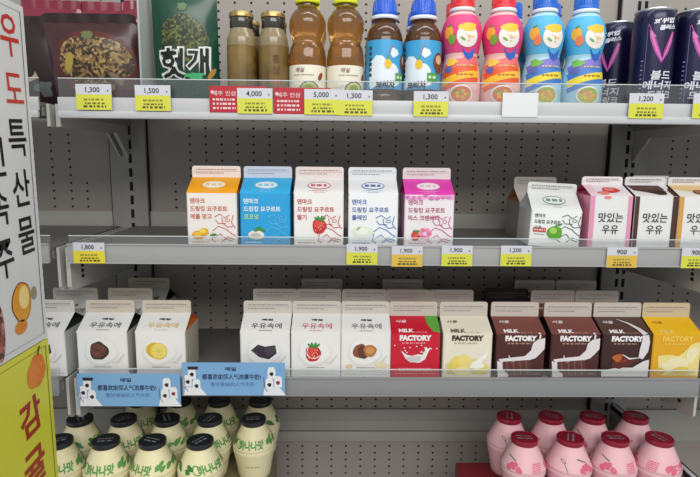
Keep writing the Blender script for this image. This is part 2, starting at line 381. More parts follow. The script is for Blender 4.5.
# ------------------------------------------------------------------ blue strip banners on the lower shelf
def strip(label, x, z, rot, y):
    b = MB(); W, H = .1435, .0480; b.box(-W / 2, W / 2, -.0007, .0007, -H / 2, H / 2, mat('strip_blue', '#7aa8d2', .4)); f = lambda u, v, o: (u, -.0007 - o, v)
    nv = ink('#2c3f63'); wt = ink('#e4e4e6'); pk = ink('#8f3040')
    b.text(f, '都喜欢的超人气浓厚牛奶!', -.003, .0035, .0085, nv, .082, bold=.02); b.text(f, '香浓美味的人气牛奶', -.002, -.0075, .0062, ink('#4a6fa5'), .062)
    b.text(f, '매일', -.004, .0150, .0058, nv, .015, bold=.03)
    for cx in (-.056, .055):
        pl = ((-.002, .008), (-.008, -.003), (.004, -.009)) if cx < 0 else ((-.002, .009), (-.005, -.007), (.007, -.004))
        b.poly(f, [(cx - .014, -.0238), (cx + .018, -.0238), (cx + .009, -.012), (cx - .012, -.012)], wt, .0003)
        for dx, dz in pl:
            b.poly(f, [(cx + dx - .0055, dz - .008), (cx + dx + .0055, dz - .008), (cx + dx + .0055, dz + .005), (cx + dx + .0035, dz + .009), (cx + dx - .0035, dz + .009), (cx + dx - .0055, dz + .005)], wt, .0004 + .0001 * (dz < 0))
            b.blob(f, cx + dx, dz - .001, .0028, .0028, ink('#2b2326') if dx < 0 or cx < 0 else pk, .0007, wob=.08)
        if cx < 0: b.poly(f, [(cx - .007, .014), (cx + .006, .014), (cx + .007, .0185), (cx - .008, .0185)], ink('#20222b'), .0007)
        b.stroke(f, [(cx - .013, .004), (cx - .012, -.012), (cx - .008, -.018)], .0008, ink('#5a5a60'), .0008)
    o = b.build('promotion_strip', None, (x, y, Z(z))); o.rotation_euler.y = rot
    tag(o, label, 'sign', 'blue promotion strips on the lower shelf edge')
strip('blue promotion strip below the nut and lemon cartons, the lower left one', -.2968, -.3245, 0, .7225); strip('blue promotion strip below the dark chocolate carton, the higher right one', -.1495, -.3070, 0, .7225 - .002)

# ================================================================== CARTONS
FIN_W = paper('#e4dfda', .4); GREYP = ink('#8f8a8a')
def carton(label, cx, yf, deck, W, D, Hs, Hf, Ht, front, side=None, roof=None, fold=None, fin=None, deco=None, fin_print=GREYP, rotz=0.0, tilt=(0, 0), group=None, name='milk_carton', seed=0, sx=0.0):
    """gable-top carton: W x D base, shoulder height Hs, fin from Hf to Ht; printing added by deco(front map, roof map, fin map)"""
    side = side or front; roof = roof or front; fold = fold or side; fin = fin or FIN_W
    t = thing(name, label, 'carton', (cx, yf + D / 2, Z(deck)), rotz, group, tilt)
    w, h = W / 2, D / 2
    body = MB(); nseg = 6
    # walls bulge a hair, as filled board does
    def bul(a, z): return .0009 * (1 - (2 * a / W) ** 2) * math.sin(PI * min(1, max(0, z / Hs)))
    ch = .0014
    for sgn in (-1, 1):
        vs = []; fs = []
        for j in range(5):
            for i in range(nseg + 1):
                a = -w + ch + (W - 2 * ch) * i / nseg; z = Hs * j / 4; vs.append((a * -sgn, sgn * (h + bul(a, z)), z))
        for j in range(4):
            for i in range(nseg):
                q = j * (nseg + 1) + i; fs.append((q, q + 1, q + nseg + 2, q + nseg + 1))
        body.mesh(vs, fs, front)
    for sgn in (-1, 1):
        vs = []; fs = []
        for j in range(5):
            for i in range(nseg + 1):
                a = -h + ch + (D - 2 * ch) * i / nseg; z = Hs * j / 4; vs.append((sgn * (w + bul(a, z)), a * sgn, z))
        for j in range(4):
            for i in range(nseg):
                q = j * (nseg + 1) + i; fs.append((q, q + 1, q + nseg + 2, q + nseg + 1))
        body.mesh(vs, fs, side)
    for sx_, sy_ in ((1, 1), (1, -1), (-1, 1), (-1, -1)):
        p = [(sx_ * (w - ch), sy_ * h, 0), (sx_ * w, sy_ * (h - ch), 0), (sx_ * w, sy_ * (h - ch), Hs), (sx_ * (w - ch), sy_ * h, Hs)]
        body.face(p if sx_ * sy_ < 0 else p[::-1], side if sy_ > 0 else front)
    body.face([(-w, -h, 0), (-w, h, 0), (w, h, 0), (w, -h, 0)], side)
    F = lambda a, v, o: (a, -h - bul(a, v) - o - .0002, v)
    ft = .0013
    slope = math.hypot(h - ft, Hf - Hs); ny, nz = -(Hf - Hs) / slope, (h - ft) / slope
    R = lambda a, q, o: (a, -h + (h - ft) * q / slope + ny * o, Hs + (Hf - Hs) * q / slope + nz * o)
    T = lambda a, v, o: (a, -ft - o, Hf + v)
    top = MB()
    wi = W * .30
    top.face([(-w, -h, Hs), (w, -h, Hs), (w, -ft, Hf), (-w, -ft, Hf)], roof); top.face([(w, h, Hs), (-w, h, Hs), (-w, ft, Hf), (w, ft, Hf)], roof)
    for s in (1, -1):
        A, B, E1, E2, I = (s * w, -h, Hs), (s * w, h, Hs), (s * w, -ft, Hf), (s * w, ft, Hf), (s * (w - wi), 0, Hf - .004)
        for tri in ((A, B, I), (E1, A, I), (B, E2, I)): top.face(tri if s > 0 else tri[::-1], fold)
    seal = MB(); rc = .0035
    out = [(-w, Hf)] + [(-w + rc - rc * math.cos(a), Ht - rc + rc * math.sin(a)) for a in (0, PI / 6, PI / 3, PI / 2)] + [(w - rc + rc * math.sin(a), Ht - rc + rc * math.cos(a)) for a in (0, PI / 6, PI / 3, PI / 2)] + [(w, Hf)]
    seal.prism(out, 'y', -ft, ft, fin)
    hh = Ht - Hf
    seal.dashes(T, -w + .006, w - .006, hh * .68, .0016, fin_print, seed); seal.dashes(T, -w + .006, w * .3, hh * .38, .0014, fin_print, seed + 9)
    seal.stroke(T, [(-w + .002, hh * .52), (w - .002, hh * .52)], .0004, fin_print, .0002)
    if deco: deco(body, top, seal, F, R, T, w, Hs, slope, hh)
    body.build('body', t); top.build('gable_top', t); seal.build('sealed_fin', t)
    return t

def logo_oval(m, R, sl, fill, line, base=.52):
    m.blob(R, 0, sl * base, .0165, sl * .24, line, .0003); m.blob(R, 0, sl * base, .0152, sl * .19, fill, .0005)
    m.dashes(R, -.0115, .0115, sl * base, sl * .14, line, 4, .0007)
def deer(m, F, cx, cz, col, K=1.3):         # loose line drawing of a grazing animal in the lower corner
    P = [[(-.010, .016), (-.004, .019), (.001, .015), (.006, .018)], [(-.002, .015), (-.001, .009), (.004, .005), (.010, .006)], [(.010, .018), (.008, .010), (.012, .004)],
         [(-.012, .001), (-.006, .006), (.002, .003), (.008, -.002), (.012, -.004)], [(-.010, -.006), (-.004, -.002), (.002, -.008), (.009, -.010)], [(-.012, -.001), (-.013, -.009), (-.009, -.011)],
         [(.002, .009), (-.006, .009), (-.009, .013)], [(-.003, -.011), (.003, -.006), (.011, -.008)]]
    for p in P: m.stroke(F, [(cx + x * K, cz + z * K) for x, z in p], .0012, col, .0004)
    m.ring(F, cx + .004 * K, cz + .0125 * K, .003, .002, .0009, col)
def yogurt(txt_col, lines, roof_logo, fruit, animal, third=None):
    def deco(b, tp, se, F, R, T, w, Hs, sl, hh):
        logo_oval(tp, R, sl, *roof_logo); tp.dashes(R, -.014, .014, sl * .20, .0012, roof_logo[1], 8); tp.dashes(R, -.008, .008, sl * .10, .001, roof_logo[1], 3)
        x = -w + .005; zz = Hs - .0105
        for i, s in enumerate(lines):
            hgt = .0074; _, _, asp = text_mesh(s, .02); wd = min(hgt * asp * .98, 2 * w - .013)
            b.text(F, s, x + wd / 2, zz - .0108 * i, hgt, (third or txt_col) if i == 2 else txt_col, wd, bold=.02)
        fruit(b, F, w); deer(b, F, w - .018, .021, animal)
        b.dashes(F, -w + .006, -w + .030, .0065, .0010, txt_col, 5)
    return deco
def two_tone(m, F, cx, cz, rx, rz, c1, c2, seed=1):
    m.blob(F, cx, cz, rx, rz, ink(c1), .0005, wob=.05, seed=seed); m.blob(F, cx - rx * .2, cz + rz * .15, rx * .6, rz * .6, ink(c2), .0007, wob=.06, seed=seed + 1)
def leaf(m, F, cx, cz, L, rot, col='#3f8a3a', o=.0009):
    m.blob(F, cx, cz, L, L * .38, ink(col), o, n=14, rot=rot)
def strawberry(m, F, cx, cz, s):
    m.blob(F, cx, cz, s, s * 1.12, ink('#c72a2c'), .0005, wob=.04, seed=4); m.blob(F, cx - s * .25, cz + s * .2, s * .5, s * .55, ink('#dd4a42'), .0007)
    rng = random.Random(2)
    for _ in range(9): m.blob(F, cx + rng.uniform(-.6, .6) * s, cz + rng.uniform(-.7, .5) * s, s * .06, s * .09, ink('#f0d6a0'), .0009, n=8, rings=1)
    for a in (-.9, -.3, .3, .9): leaf(m, F, cx + s * .6 * math.sin(a) + s * .1, cz + s * (.95 + .15 * math.cos(a)), s * .42, PI / 2 - a)
def f_mango(m, F, w):
    two_tone(m, F, -w + .016, .0165, .0095, .0058, '#d9971f', '#eec23a'); two_tone(m, F, -w + .023, .021, .007, .005, '#e6b02a', '#f3d55a', 5); leaf(m, F, -w + .036, .0165, .005, .2)
def f_coconut(m, F, w):
    m.blob(F, -w + .022, .017, .011, .0065, ink('#e9e4da'), .0005); m.blob(F, -w + .021, .016, .007, .004, ink('#c9bfae'), .0007); leaf(m, F, -w + .024, .025, .006, .5); leaf(m, F, -w + .030, .024, .005, -.3)
def f_straw(m, F, w): strawberry(m, F, .001, .030, .0098)
def f_plain(m, F, w):
    m.blob(F, -w + .020, .022, .015, .0085, ink('#dfe8d2'), .0005, wob=.06, seed=2); m.blob(F, -w + .019, .023, .009, .005, ink('#eef1e4'), .0007); leaf(m, F, -w + .014, .027, .004, .8, '#9cbf7a')
def f_berry(m, F, w):
    strawberry(m, F, -w + .016, .017, .0062)
    for k in range(6): m.blob(F, -w + .029 + .006 * math.cos(k * 1.05), .0205 + .0055 * math.sin(k * 1.05), .0035, .0030, ink('#ef8fb4' if k % 2 else '#e4729c'), .0006)
def f_apple(m, F, w):
    m.blob(F, -.001, .020, .0108, .0098, ink('#5ea62f'), .0005, wob=.03); m.blob(F, -.003, .023, .005, .0045, ink('#a5cf5c'), .0007); m.stroke(F, [(-.001, .028), (.001, .033)], .001, ink('#4b3a1d'), .0009); leaf(m, F, .005, .032, .004, .4)
    m.patch(F, -w + .004, -w + .022, .020, .0265, ink('#c9564e'), .0004); m.dashes(F, -w + .006, -w + .020, .0235, .0018, ink('#efdada'), 3, .0006); m.dashes(F, -w + .006, -w + .020, .017, .0014, ink('#8a8a8a'), 6)

MD = DECK['mid']; YF = .745
MID = dict(yf=YF, deck=MD, W=.0690, D=.070, Hs=.0745, Hf=.0950, Ht=.1112)
WH = ink('#f3f1ee')
ck = dict(MID)
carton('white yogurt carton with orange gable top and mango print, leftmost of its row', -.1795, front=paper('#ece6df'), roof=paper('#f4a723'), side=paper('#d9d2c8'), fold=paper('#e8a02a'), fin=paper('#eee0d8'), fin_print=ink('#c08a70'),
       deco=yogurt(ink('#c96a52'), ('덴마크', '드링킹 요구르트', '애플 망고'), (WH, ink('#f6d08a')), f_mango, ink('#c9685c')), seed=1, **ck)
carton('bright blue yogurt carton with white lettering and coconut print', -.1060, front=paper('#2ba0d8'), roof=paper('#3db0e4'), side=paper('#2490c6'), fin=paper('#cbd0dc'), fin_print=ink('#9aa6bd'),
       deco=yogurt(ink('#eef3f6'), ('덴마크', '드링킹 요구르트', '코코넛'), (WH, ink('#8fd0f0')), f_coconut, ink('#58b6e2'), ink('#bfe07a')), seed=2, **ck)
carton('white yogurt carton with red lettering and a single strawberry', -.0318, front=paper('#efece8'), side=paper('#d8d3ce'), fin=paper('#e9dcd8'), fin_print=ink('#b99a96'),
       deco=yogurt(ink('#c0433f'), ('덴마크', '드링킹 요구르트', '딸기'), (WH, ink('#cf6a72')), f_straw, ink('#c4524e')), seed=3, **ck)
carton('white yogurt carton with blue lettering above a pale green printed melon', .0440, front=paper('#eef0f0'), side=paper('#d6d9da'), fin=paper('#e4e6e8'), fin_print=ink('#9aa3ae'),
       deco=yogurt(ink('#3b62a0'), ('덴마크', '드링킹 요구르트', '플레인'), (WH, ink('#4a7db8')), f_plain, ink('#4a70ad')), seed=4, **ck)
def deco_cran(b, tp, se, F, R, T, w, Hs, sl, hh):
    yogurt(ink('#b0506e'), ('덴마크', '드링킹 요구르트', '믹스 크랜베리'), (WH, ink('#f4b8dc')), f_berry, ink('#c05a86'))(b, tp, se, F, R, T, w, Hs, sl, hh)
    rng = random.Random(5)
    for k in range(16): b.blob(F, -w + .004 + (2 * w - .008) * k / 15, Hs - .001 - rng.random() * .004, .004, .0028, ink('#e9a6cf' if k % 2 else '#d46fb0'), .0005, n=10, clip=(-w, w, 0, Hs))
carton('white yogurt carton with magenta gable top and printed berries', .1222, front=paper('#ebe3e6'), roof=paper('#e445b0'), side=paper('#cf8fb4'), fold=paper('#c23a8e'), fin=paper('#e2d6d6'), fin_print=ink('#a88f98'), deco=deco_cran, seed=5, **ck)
LOW = dict(yf=YF + .006, deck=MD + .002, W=.0705, D=.070, Hs=.0505, Hf=.0745, Ht=.0890)
def deco_apple(b, tp, se, F, R, T, w, Hs, sl, hh):
    logo_oval(tp, R, sl, ink('#eef1ec'), ink('#7d978c'), .58); tp.dashes(R, -.018, .018, sl * .32, .0012, ink('#8aa096'), 8); tp.dashes(R, -.004, .008, sl * .22, .0012, ink('#8aa096'), 18)
    for i, s in enumerate(('덴마크', '드링킹 요구르트', '사과')):
        _, _, asp = text_mesh(s, .02); wd = .0056 * asp * .92; b.text(F, s, -w + .005 + wd / 2, Hs - .007 - .0085 * i, .0056, ink('#3f5247'), wd, bold=.02)
    f_apple(b, F, w); deer(b, F, w - .015, .022, ink('#5b5f5c'))
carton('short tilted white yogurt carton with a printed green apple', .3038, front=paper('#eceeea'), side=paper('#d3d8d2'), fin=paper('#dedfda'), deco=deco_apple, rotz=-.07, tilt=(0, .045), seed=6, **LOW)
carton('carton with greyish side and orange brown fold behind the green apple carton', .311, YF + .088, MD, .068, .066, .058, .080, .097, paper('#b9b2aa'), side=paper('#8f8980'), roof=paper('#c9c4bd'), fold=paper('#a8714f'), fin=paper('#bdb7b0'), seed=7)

# ---- tasty milk cartons at the right end
BR = '#4a2f2a'
def tasty(strip_c, roof_draw):
    def deco(b, tp, se, F, R, T, w, Hs, sl, hh):
        b.patch(F, -w, -w + .006, .001, Hs - .0002, strip_c, .0003, 1, 4); b.patch(F, w - .006, w, .001, Hs - .0002, strip_c, .0003, 1, 4)
        b.text(F, '맛있는', .000, Hs * .60, .0135, ink('#2a2728'), .035, bold=.012, shear=.05); b.text(F, '우유', .000, Hs * .375, .0125, ink('#2a2728'), .023, bold=.012, shear=.05)
        b.dashes(F, -.004, .014, Hs * .19, .0012, ink('#9a9a9a'), 3); roof_draw(b, tp, F, R, w, Hs, sl)
    return deco
def r_straw(b, tp, F, R, w, Hs, sl):
    tp.poly(R, [(-w, .0), (-w + .009, 0), (-w * .55, sl * .98), (-w, sl * .98)], ink('#f2cdd8'), .0003)
    two_tone(tp, R, .005, sl * .50, .0125, .0085, '#d9423f', '#ee8078', 3); tp.blob(R, -.009, sl * .24, .0085, .0052, ink('#e8837a'), .0006, wob=.08); b.blob(F, -.006, Hs - .002, .0055, .002, ink('#e8837a'), .0006)
def r_choc(b, tp, F, R, w, Hs, sl):
    br = ink('#50312c'); tp.poly(R, [(-w, sl * .95), (-w + .005, sl * .50), (-.010, sl * .36), (.004, sl * .16), (.020, sl * .55), (.018, sl * .95)], br, .0004); tp.blob(R, .009, sl * .30, .011, .0065, ink('#3a2220'), .0006, wob=.1); tp.stroke(R, [(-w + .004, sl * .7), (-.006, sl * .62), (.006, sl * .75)], .0014, ink('#8a625a'), .0007)
    tp.poly(R, [(w - .006, sl * .5), (w, sl * .8), (w, 0), (w - .005, 0)], br, .0004)
def r_alm(b, tp, F, R, w, Hs, sl):
    tp.poly(R, [(-w, sl), (w, sl), (w, sl * .62), (0, sl * .42), (-w, sl * .62)], ink('#edc88a'), .0003); two_tone(tp, R, .006, sl * .36, .011, .0072, '#7a4a2c', '#a8703f', 3); tp.blob(R, .013, sl * .30, .005, .004, ink('#8a5633'), .0006, wob=.1)
TS = dict(yf=YF, deck=MD, W=.0588, D=.066, Hs=.0752, Hf=.0893, Ht=.1010)
WB = paper('#e4e3e1')
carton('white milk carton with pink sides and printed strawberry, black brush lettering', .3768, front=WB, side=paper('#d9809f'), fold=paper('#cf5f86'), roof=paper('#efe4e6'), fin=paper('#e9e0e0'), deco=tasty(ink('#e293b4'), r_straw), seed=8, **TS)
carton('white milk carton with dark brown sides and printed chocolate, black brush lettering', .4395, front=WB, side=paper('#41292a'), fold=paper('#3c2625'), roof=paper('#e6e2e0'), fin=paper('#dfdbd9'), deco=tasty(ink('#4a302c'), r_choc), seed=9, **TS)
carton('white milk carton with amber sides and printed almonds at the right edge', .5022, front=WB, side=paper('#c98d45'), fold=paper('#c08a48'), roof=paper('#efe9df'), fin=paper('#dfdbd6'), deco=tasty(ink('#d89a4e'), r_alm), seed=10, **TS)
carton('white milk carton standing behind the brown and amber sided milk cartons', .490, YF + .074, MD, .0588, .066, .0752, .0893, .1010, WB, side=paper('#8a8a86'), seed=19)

# ---- lower shelf: plain white fruit milk cartons
LD = DECK['low']
CRM = paper('#e9e7e3'); G3 = dict(deck=LD, W=.0715, D=.071, Hs=.0655, Hf=.0850, Ht=.1040)
def fruitmilk(tcol, draw):
    def deco(b, tp, se, F, R, T, w, Hs, sl, hh):
        tp.text(R, '매일', .001, sl * .66, .0040, ink('#2a3354'), .0165, bold=.05); tp.text(R, '우유속에', .001, sl * .36, .0105, tcol, .044, bold=.012); tp.dashes(R, -.009, .010, sl * .12, .0013, tcol, 4)
        b.blob(F, -.002, .037, .024, .021, ink('#dfdcd7'), .0003, wob=.05, seed=3); b.blob(F, -.002, .0385, .0225, .019, ink('#ebe9e5'), .0005, wob=.05, seed=3)
        b.stroke(F, [(.014, .022), (.020, .021), (.026, .027), (.031, .034)], [.001, .003, .003, .0008], ink('#d2cec8'), .0005)
        draw(b, F, w); b.dashes(F, -.013, .013, .0145, .0011, ink('#8a8580'), 6); b.dashes(F, -w + .004, w - .004, .0045, .0009, ink('#bdb8b2'), 12)
    return deco
def d_nut(b, F, w):
    b.blob(F, -.004, .0385, .0135, .0135, ink('#45302b'), .0007, wob=.06, seed=7); b.blob(F, -.005, .039, .011, .0105, ink('#6a4038'), .0009, wob=.07, seed=8); b.stroke(F, [(-.014, .043), (-.005, .040), (.005, .031)], .0014, ink('#36211d'), .0011); b.stroke(F, [(-.010, .034), (-.003, .036), (.004, .044)], .001, ink('#8a5a4c'), .0011)
def d_lemon(b, F, w):
    b.blob(F, -.008, .040, .012, .0115, ink('#d9b02c'), .0007, wob=.02); b.blob(F, -.002, .0385, .0125, .0125, ink('#e3c33a'), .0009); b.blob(F, -.0015, .0388, .011, .011, ink('#ecd875'), .0011)
    for k in range(5): a = k * PI / 5; b.stroke(F, [(-.0015 - .010 * math.cos(a), .0388 - .010 * math.sin(a)), (-.0015 + .010 * math.cos(a), .0388 + .010 * math.sin(a))], .0006, ink('#dcc04a'), .0013)
def d_dark(b, F, w):
    b.poly(F, [(-.020, .040), (-.010, .049), (.000, .046), (.015, .048), (.017, .036), (.006, .027), (-.008, .030)], ink('#3a3338'), .0007); b.poly(F, [(-.001, .044), (.014, .0465), (.015, .036), (.004, .031)], ink('#4a4248'), .0009); b.stroke(F, [(-.018, .040), (-.008, .034), (-.006, .031)], .0012, ink('#5a5056'), .0009)
def d_straw(b, F, w): strawberry(b, F, -.004, .036, .0112)
def d_alm(b, F, w):
    b.blob(F, -.008, .0395, .011, .0105, ink('#8a5238'), .0007, rot=.6, wob=.04); b.blob(F, -.004, .038, .0075, .010, ink('#5f3a2a'), .0009, rot=.3); b.blob(F, .006, .0405, .0095, .009, ink('#b5763f'), .0011, rot=-.4, wob=.05); b.blob(F, .006, .041, .006, .005, ink('#cf9356'), .0013)
    b.blob(F, .022, .018, .010, .006, ink('#e3d6b2'), .0007, wob=.15, seed=4); b.blob(F, -.024, .016, .005, .004, ink('#e2c79c'), .0007, wob=.1)
NAVY = ink('#2c3558'); DKF = paper('#2c3a34')
def stack(label, cx, yf=YF, rows=0, rear=(), **kw):
    a = carton(label, cx, yf, **{**G3, **kw})
    for i, (l, dx) in enumerate(rear):
        p = a.location; dup(a, (p.x + dx, p.y + (kw.get('D', G3['D']) + .0035) * (i + 1), p.z), l)
    return a
nutF = fruitmilk(ink('#3c5a55'), d_nut)
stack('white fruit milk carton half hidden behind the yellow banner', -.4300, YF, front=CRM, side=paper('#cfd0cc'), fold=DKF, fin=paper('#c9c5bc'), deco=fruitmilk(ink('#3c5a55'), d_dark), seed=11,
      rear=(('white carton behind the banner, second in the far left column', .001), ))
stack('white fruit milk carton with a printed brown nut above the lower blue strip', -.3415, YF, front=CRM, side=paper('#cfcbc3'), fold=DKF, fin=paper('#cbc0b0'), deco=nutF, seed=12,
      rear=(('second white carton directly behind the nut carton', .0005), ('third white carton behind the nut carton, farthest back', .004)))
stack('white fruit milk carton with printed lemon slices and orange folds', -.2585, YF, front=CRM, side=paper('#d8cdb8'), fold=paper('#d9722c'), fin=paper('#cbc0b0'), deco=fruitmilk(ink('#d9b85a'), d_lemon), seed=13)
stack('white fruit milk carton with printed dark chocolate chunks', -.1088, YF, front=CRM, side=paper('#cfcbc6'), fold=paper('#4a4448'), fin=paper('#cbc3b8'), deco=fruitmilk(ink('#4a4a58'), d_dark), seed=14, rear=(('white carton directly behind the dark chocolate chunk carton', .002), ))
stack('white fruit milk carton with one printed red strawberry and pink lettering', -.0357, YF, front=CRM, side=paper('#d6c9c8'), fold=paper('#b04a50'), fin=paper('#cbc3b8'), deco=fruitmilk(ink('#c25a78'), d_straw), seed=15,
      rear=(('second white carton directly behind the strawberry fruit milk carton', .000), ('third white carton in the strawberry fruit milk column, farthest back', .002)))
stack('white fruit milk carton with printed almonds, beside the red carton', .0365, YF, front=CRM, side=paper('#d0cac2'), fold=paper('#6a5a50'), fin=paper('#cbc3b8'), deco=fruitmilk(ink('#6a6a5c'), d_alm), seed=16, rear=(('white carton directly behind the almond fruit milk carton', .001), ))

# ---- lower shelf: coloured cartons with big capital lettering
MF = dict(deck=LD, W=.0715, D=.071, Hs=.0690, Hf=.0820, Ht=.1052)
def factory(c1, c2, sub, art, dark_logo=None):
    def deco(b, tp, se, F, R, T, w, Hs, sl, hh):
        tp.text(R, '서울', -w + .0165, sl * .68, .0060, dark_logo or c1, .016, bold=.015, shear=.2)
        tp.text(R, 'MILK', -w + .0225, sl * .165, .0074, c1, .022, bold=.05); tp.dashes(R, -.003, .018, sl * .08, .0018, sub, 3)
        b.text(F, 'FACTORY', -w + .0355, Hs - .0060, .0086, c2, .046, bold=.07); b.dashes(F, -w + .016, w - .022, Hs - .0135, .0022, sub, 5)
        art(b, tp, se, F, R, w, Hs, sl); b.dashes(F, -w + .006, w - .006, .006, .0012, sub, 21)
    return deco
def a_splash(b, tp, se, F, R, w, Hs, sl):
    wt = ink('#e9e4e2'); z = .0325
    b.poly(F, [(-.021, z + .008), (-.018, z + .006), (-.013, z + .002), (-.005, z + .0005), (.004, z + .003), (.010, z + .002), (.014, z + .009), (.012, z + .014), (.018, z + .011), (.022, z + .013), (.018, z + .005), (.014, z - .005), (.006, z - .010), (-.008, z - .009), (-.014, z - .004)], wt, .0005)
    b.blob(F, -.002, z - .004, .011, .0045, ink('#cfc6c4'), .0007, wob=.08); rng = random.Random(3)
    for _ in range(14): b.blob(F, rng.uniform(-.031, .031), z + rng.uniform(.005, .018), .0009, .0011, wt, .0005, n=8, rings=1)
    for k in range(2): b.dashes(F, -w + .012, w - .012, .0135 - .003 * k, .0016, ink('#e79a9a'), 30 + k)
    tp.poly(R, [(w - .019, sl * .99), (w, sl * .99), (w, sl * .05), (w - .010, sl * .12), (w - .017, sl * .5)], ink('#5fa03c'), .0004)
def a_banana(b, tp, se, F, R, w, Hs, sl):
    for k, (x, z, rx, rz, c) in enumerate(((-.016, .022, .008, .011, '#e6d06a'), (-.004, .0235, .009, .012, '#ecd97c'), (.008, .020, .009, .009, '#e3d48a'), (.020, .014, .012, .008, '#e9da62'), (-.024, .015, .006, .008, '#dfcb70'), (-.006, .010, .014, .006, '#efe3a0'))):
        b.blob(F, x, z, rx, rz, ink(c), .0004 + .0001 * k, wob=.08, seed=k, clip=(-w, w, .002, Hs))
    b.stroke(F, [(.010, .020), (.018, .026), (.026, .034), (.029, .041)], [.006, .007, .005, .001], ink('#f1efe6'), .0012); b.blob(F, .014, .019, .010, .006, ink('#f3f1e8'), .0011, wob=.12, seed=9)
def a_choc(b, tp, se, F, R, w, Hs, sl):
    wt = ink('#ded8d6'); br = ink('#5f3431')
    b.poly(F, [(-w + .004, .028), (-.012, .031), (.006, .033), (.015, .042), (.017, .052), (.024, .058), (w - .001, .060), (w - .001, .044), (.028, .036), (.022, .030), (.010, .026), (-.012, .024), (-w + .008, .022)], wt, .0005)
    b.poly(F, [(-w + .010, .0245), (.014, .0275), (.020, .004), (-.016, .001), (-w + .012, .010)], br, .0007)
    for k in range(4): x = -.020 + k * .0095; b.stroke(F, [(x, .025 + k * .0006), (x + .003, .004)], .0013, ink('#8d5c54'), .0009)
    b.poly(F, [(-w + .002, .026), (-w + .010, .022), (-w + .011, .012), (-w + .020, .005), (-w + .019, .001), (-w + .004, .001)], wt, .0009)
    b.stroke(F, [(-w + .02, .0295), (-w + .019, .034)], .0014, wt); tp.stroke(R, [(w - .010, 0), (w - .008, .003)], .003, wt); b.stroke(F, [(w - .009, .059), (w - .008, Hs - .0004)], .0025, wt, .0006)
def a_cocoa(b, tp, se, F, R, w, Hs, sl):
    wt = ink('#ded9d8')
    tp.stroke(R, [(-.004, sl * .86), (.010, sl * .62), (.021, sl * .30), (.026, 0)], [.0006, .003, .006, .009], wt, .0006)
    b.stroke(F, [(.026, Hs - .0005), (.027, .055), (.025, .042), (.021, .030)], [.009, .012, .013, .007], wt, .0006)
    b.poly(F, [(-w + .001, .011), (-.012, .016), (.010, .016), (.026, .026), (.034, .028), (.034, .002), (-w + .001, .002)], wt, .0005)
    b.poly(F, [(-.018, .034), (-.008, .040), (.004, .030), (.018, .028), (.006, .020), (-.010, .014), (-.022, .018)], ink('#5d2a1e'), .0008)
    b.blob(F, -.013, .031, .007, .006, ink('#b5602c'), .001, wob=.15); b.blob(F, -.004, .027, .005, .003, ink('#7e3520'), .0011, wob=.1); b.stroke(F, [(-.006, .036), (.004, .030), (.018, .031)], [.001, .0025, .001], wt, .0012)
def a_yellow(b, tp, se, F, R, w, Hs, sl):
    wt = ink('#eee3b6')
    b.poly(F, [(-.028, .034), (-.010, .036), (.002, .034), (.010, .040), (.020, .052), (.034, .056), (.034, .004), (-.022, .004), (-.026, .016)], ink('#ecd98a'), .0005); b.blob(F, .000, .020, .020, .012, wt, .0007, wob=.1, seed=5, clip=(-w, w, .003, Hs)); b.blob(F, .022, .036, .008, .013, wt, .0007, wob=.1, rot=-.4)
    b.blob(F, .008, .012, .012, .006, ink('#e6c94a'), .0009, wob=.08); b.blob(F, -.024, .010, .008, .006, ink('#e0b52c'), .0009, clip=(-w, w, .002, Hs))
FW = ink('#efe8e6'); FINM = paper('#c8bdb2')
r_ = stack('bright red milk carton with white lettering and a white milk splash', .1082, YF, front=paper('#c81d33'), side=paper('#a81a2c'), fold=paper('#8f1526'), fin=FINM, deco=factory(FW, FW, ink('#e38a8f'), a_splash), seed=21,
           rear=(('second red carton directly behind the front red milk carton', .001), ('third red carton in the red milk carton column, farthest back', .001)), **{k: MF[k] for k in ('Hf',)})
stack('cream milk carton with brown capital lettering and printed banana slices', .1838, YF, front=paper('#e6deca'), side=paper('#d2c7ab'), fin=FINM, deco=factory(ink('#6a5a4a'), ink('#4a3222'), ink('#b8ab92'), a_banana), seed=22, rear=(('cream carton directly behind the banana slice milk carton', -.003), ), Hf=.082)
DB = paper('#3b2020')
choc = stack('brown chocolate milk carton right beside the cream banana carton', .2610, YF, front=paper('#4d2826'), roof=paper('#7c4a43'), side=DB, fold=paper('#2c1a1a'), fin=FINM, deco=factory(FW, FW, ink('#a8806a'), a_choc), seed=23, Hf=.082)  # roof colour lighter than the front, painting in the sheen on the gable
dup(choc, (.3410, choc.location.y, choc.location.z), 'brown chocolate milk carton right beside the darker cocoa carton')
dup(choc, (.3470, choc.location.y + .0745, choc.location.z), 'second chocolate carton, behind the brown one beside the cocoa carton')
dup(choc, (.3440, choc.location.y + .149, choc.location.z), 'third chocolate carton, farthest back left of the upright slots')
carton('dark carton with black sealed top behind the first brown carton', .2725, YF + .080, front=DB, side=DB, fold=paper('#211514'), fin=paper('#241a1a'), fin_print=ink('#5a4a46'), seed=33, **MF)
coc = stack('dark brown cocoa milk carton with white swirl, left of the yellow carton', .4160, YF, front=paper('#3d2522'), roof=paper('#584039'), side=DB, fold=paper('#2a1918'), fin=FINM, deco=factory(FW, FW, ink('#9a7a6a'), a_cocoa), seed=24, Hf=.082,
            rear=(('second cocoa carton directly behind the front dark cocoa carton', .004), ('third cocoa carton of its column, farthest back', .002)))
stack('yellow milk carton with white milk splash at the right edge', .4900, YF, front=paper('#e2a81f'), roof=paper('#f0bb24'), side=paper('#b98a1c'), fold=paper('#8a5a1a'), fin=paper('#c9b896'), deco=factory(ink('#f2cf6a'), ink('#efc54e'), ink('#e8be4a'), a_yellow, ink('#a8741c')), seed=25, Hf=.082)

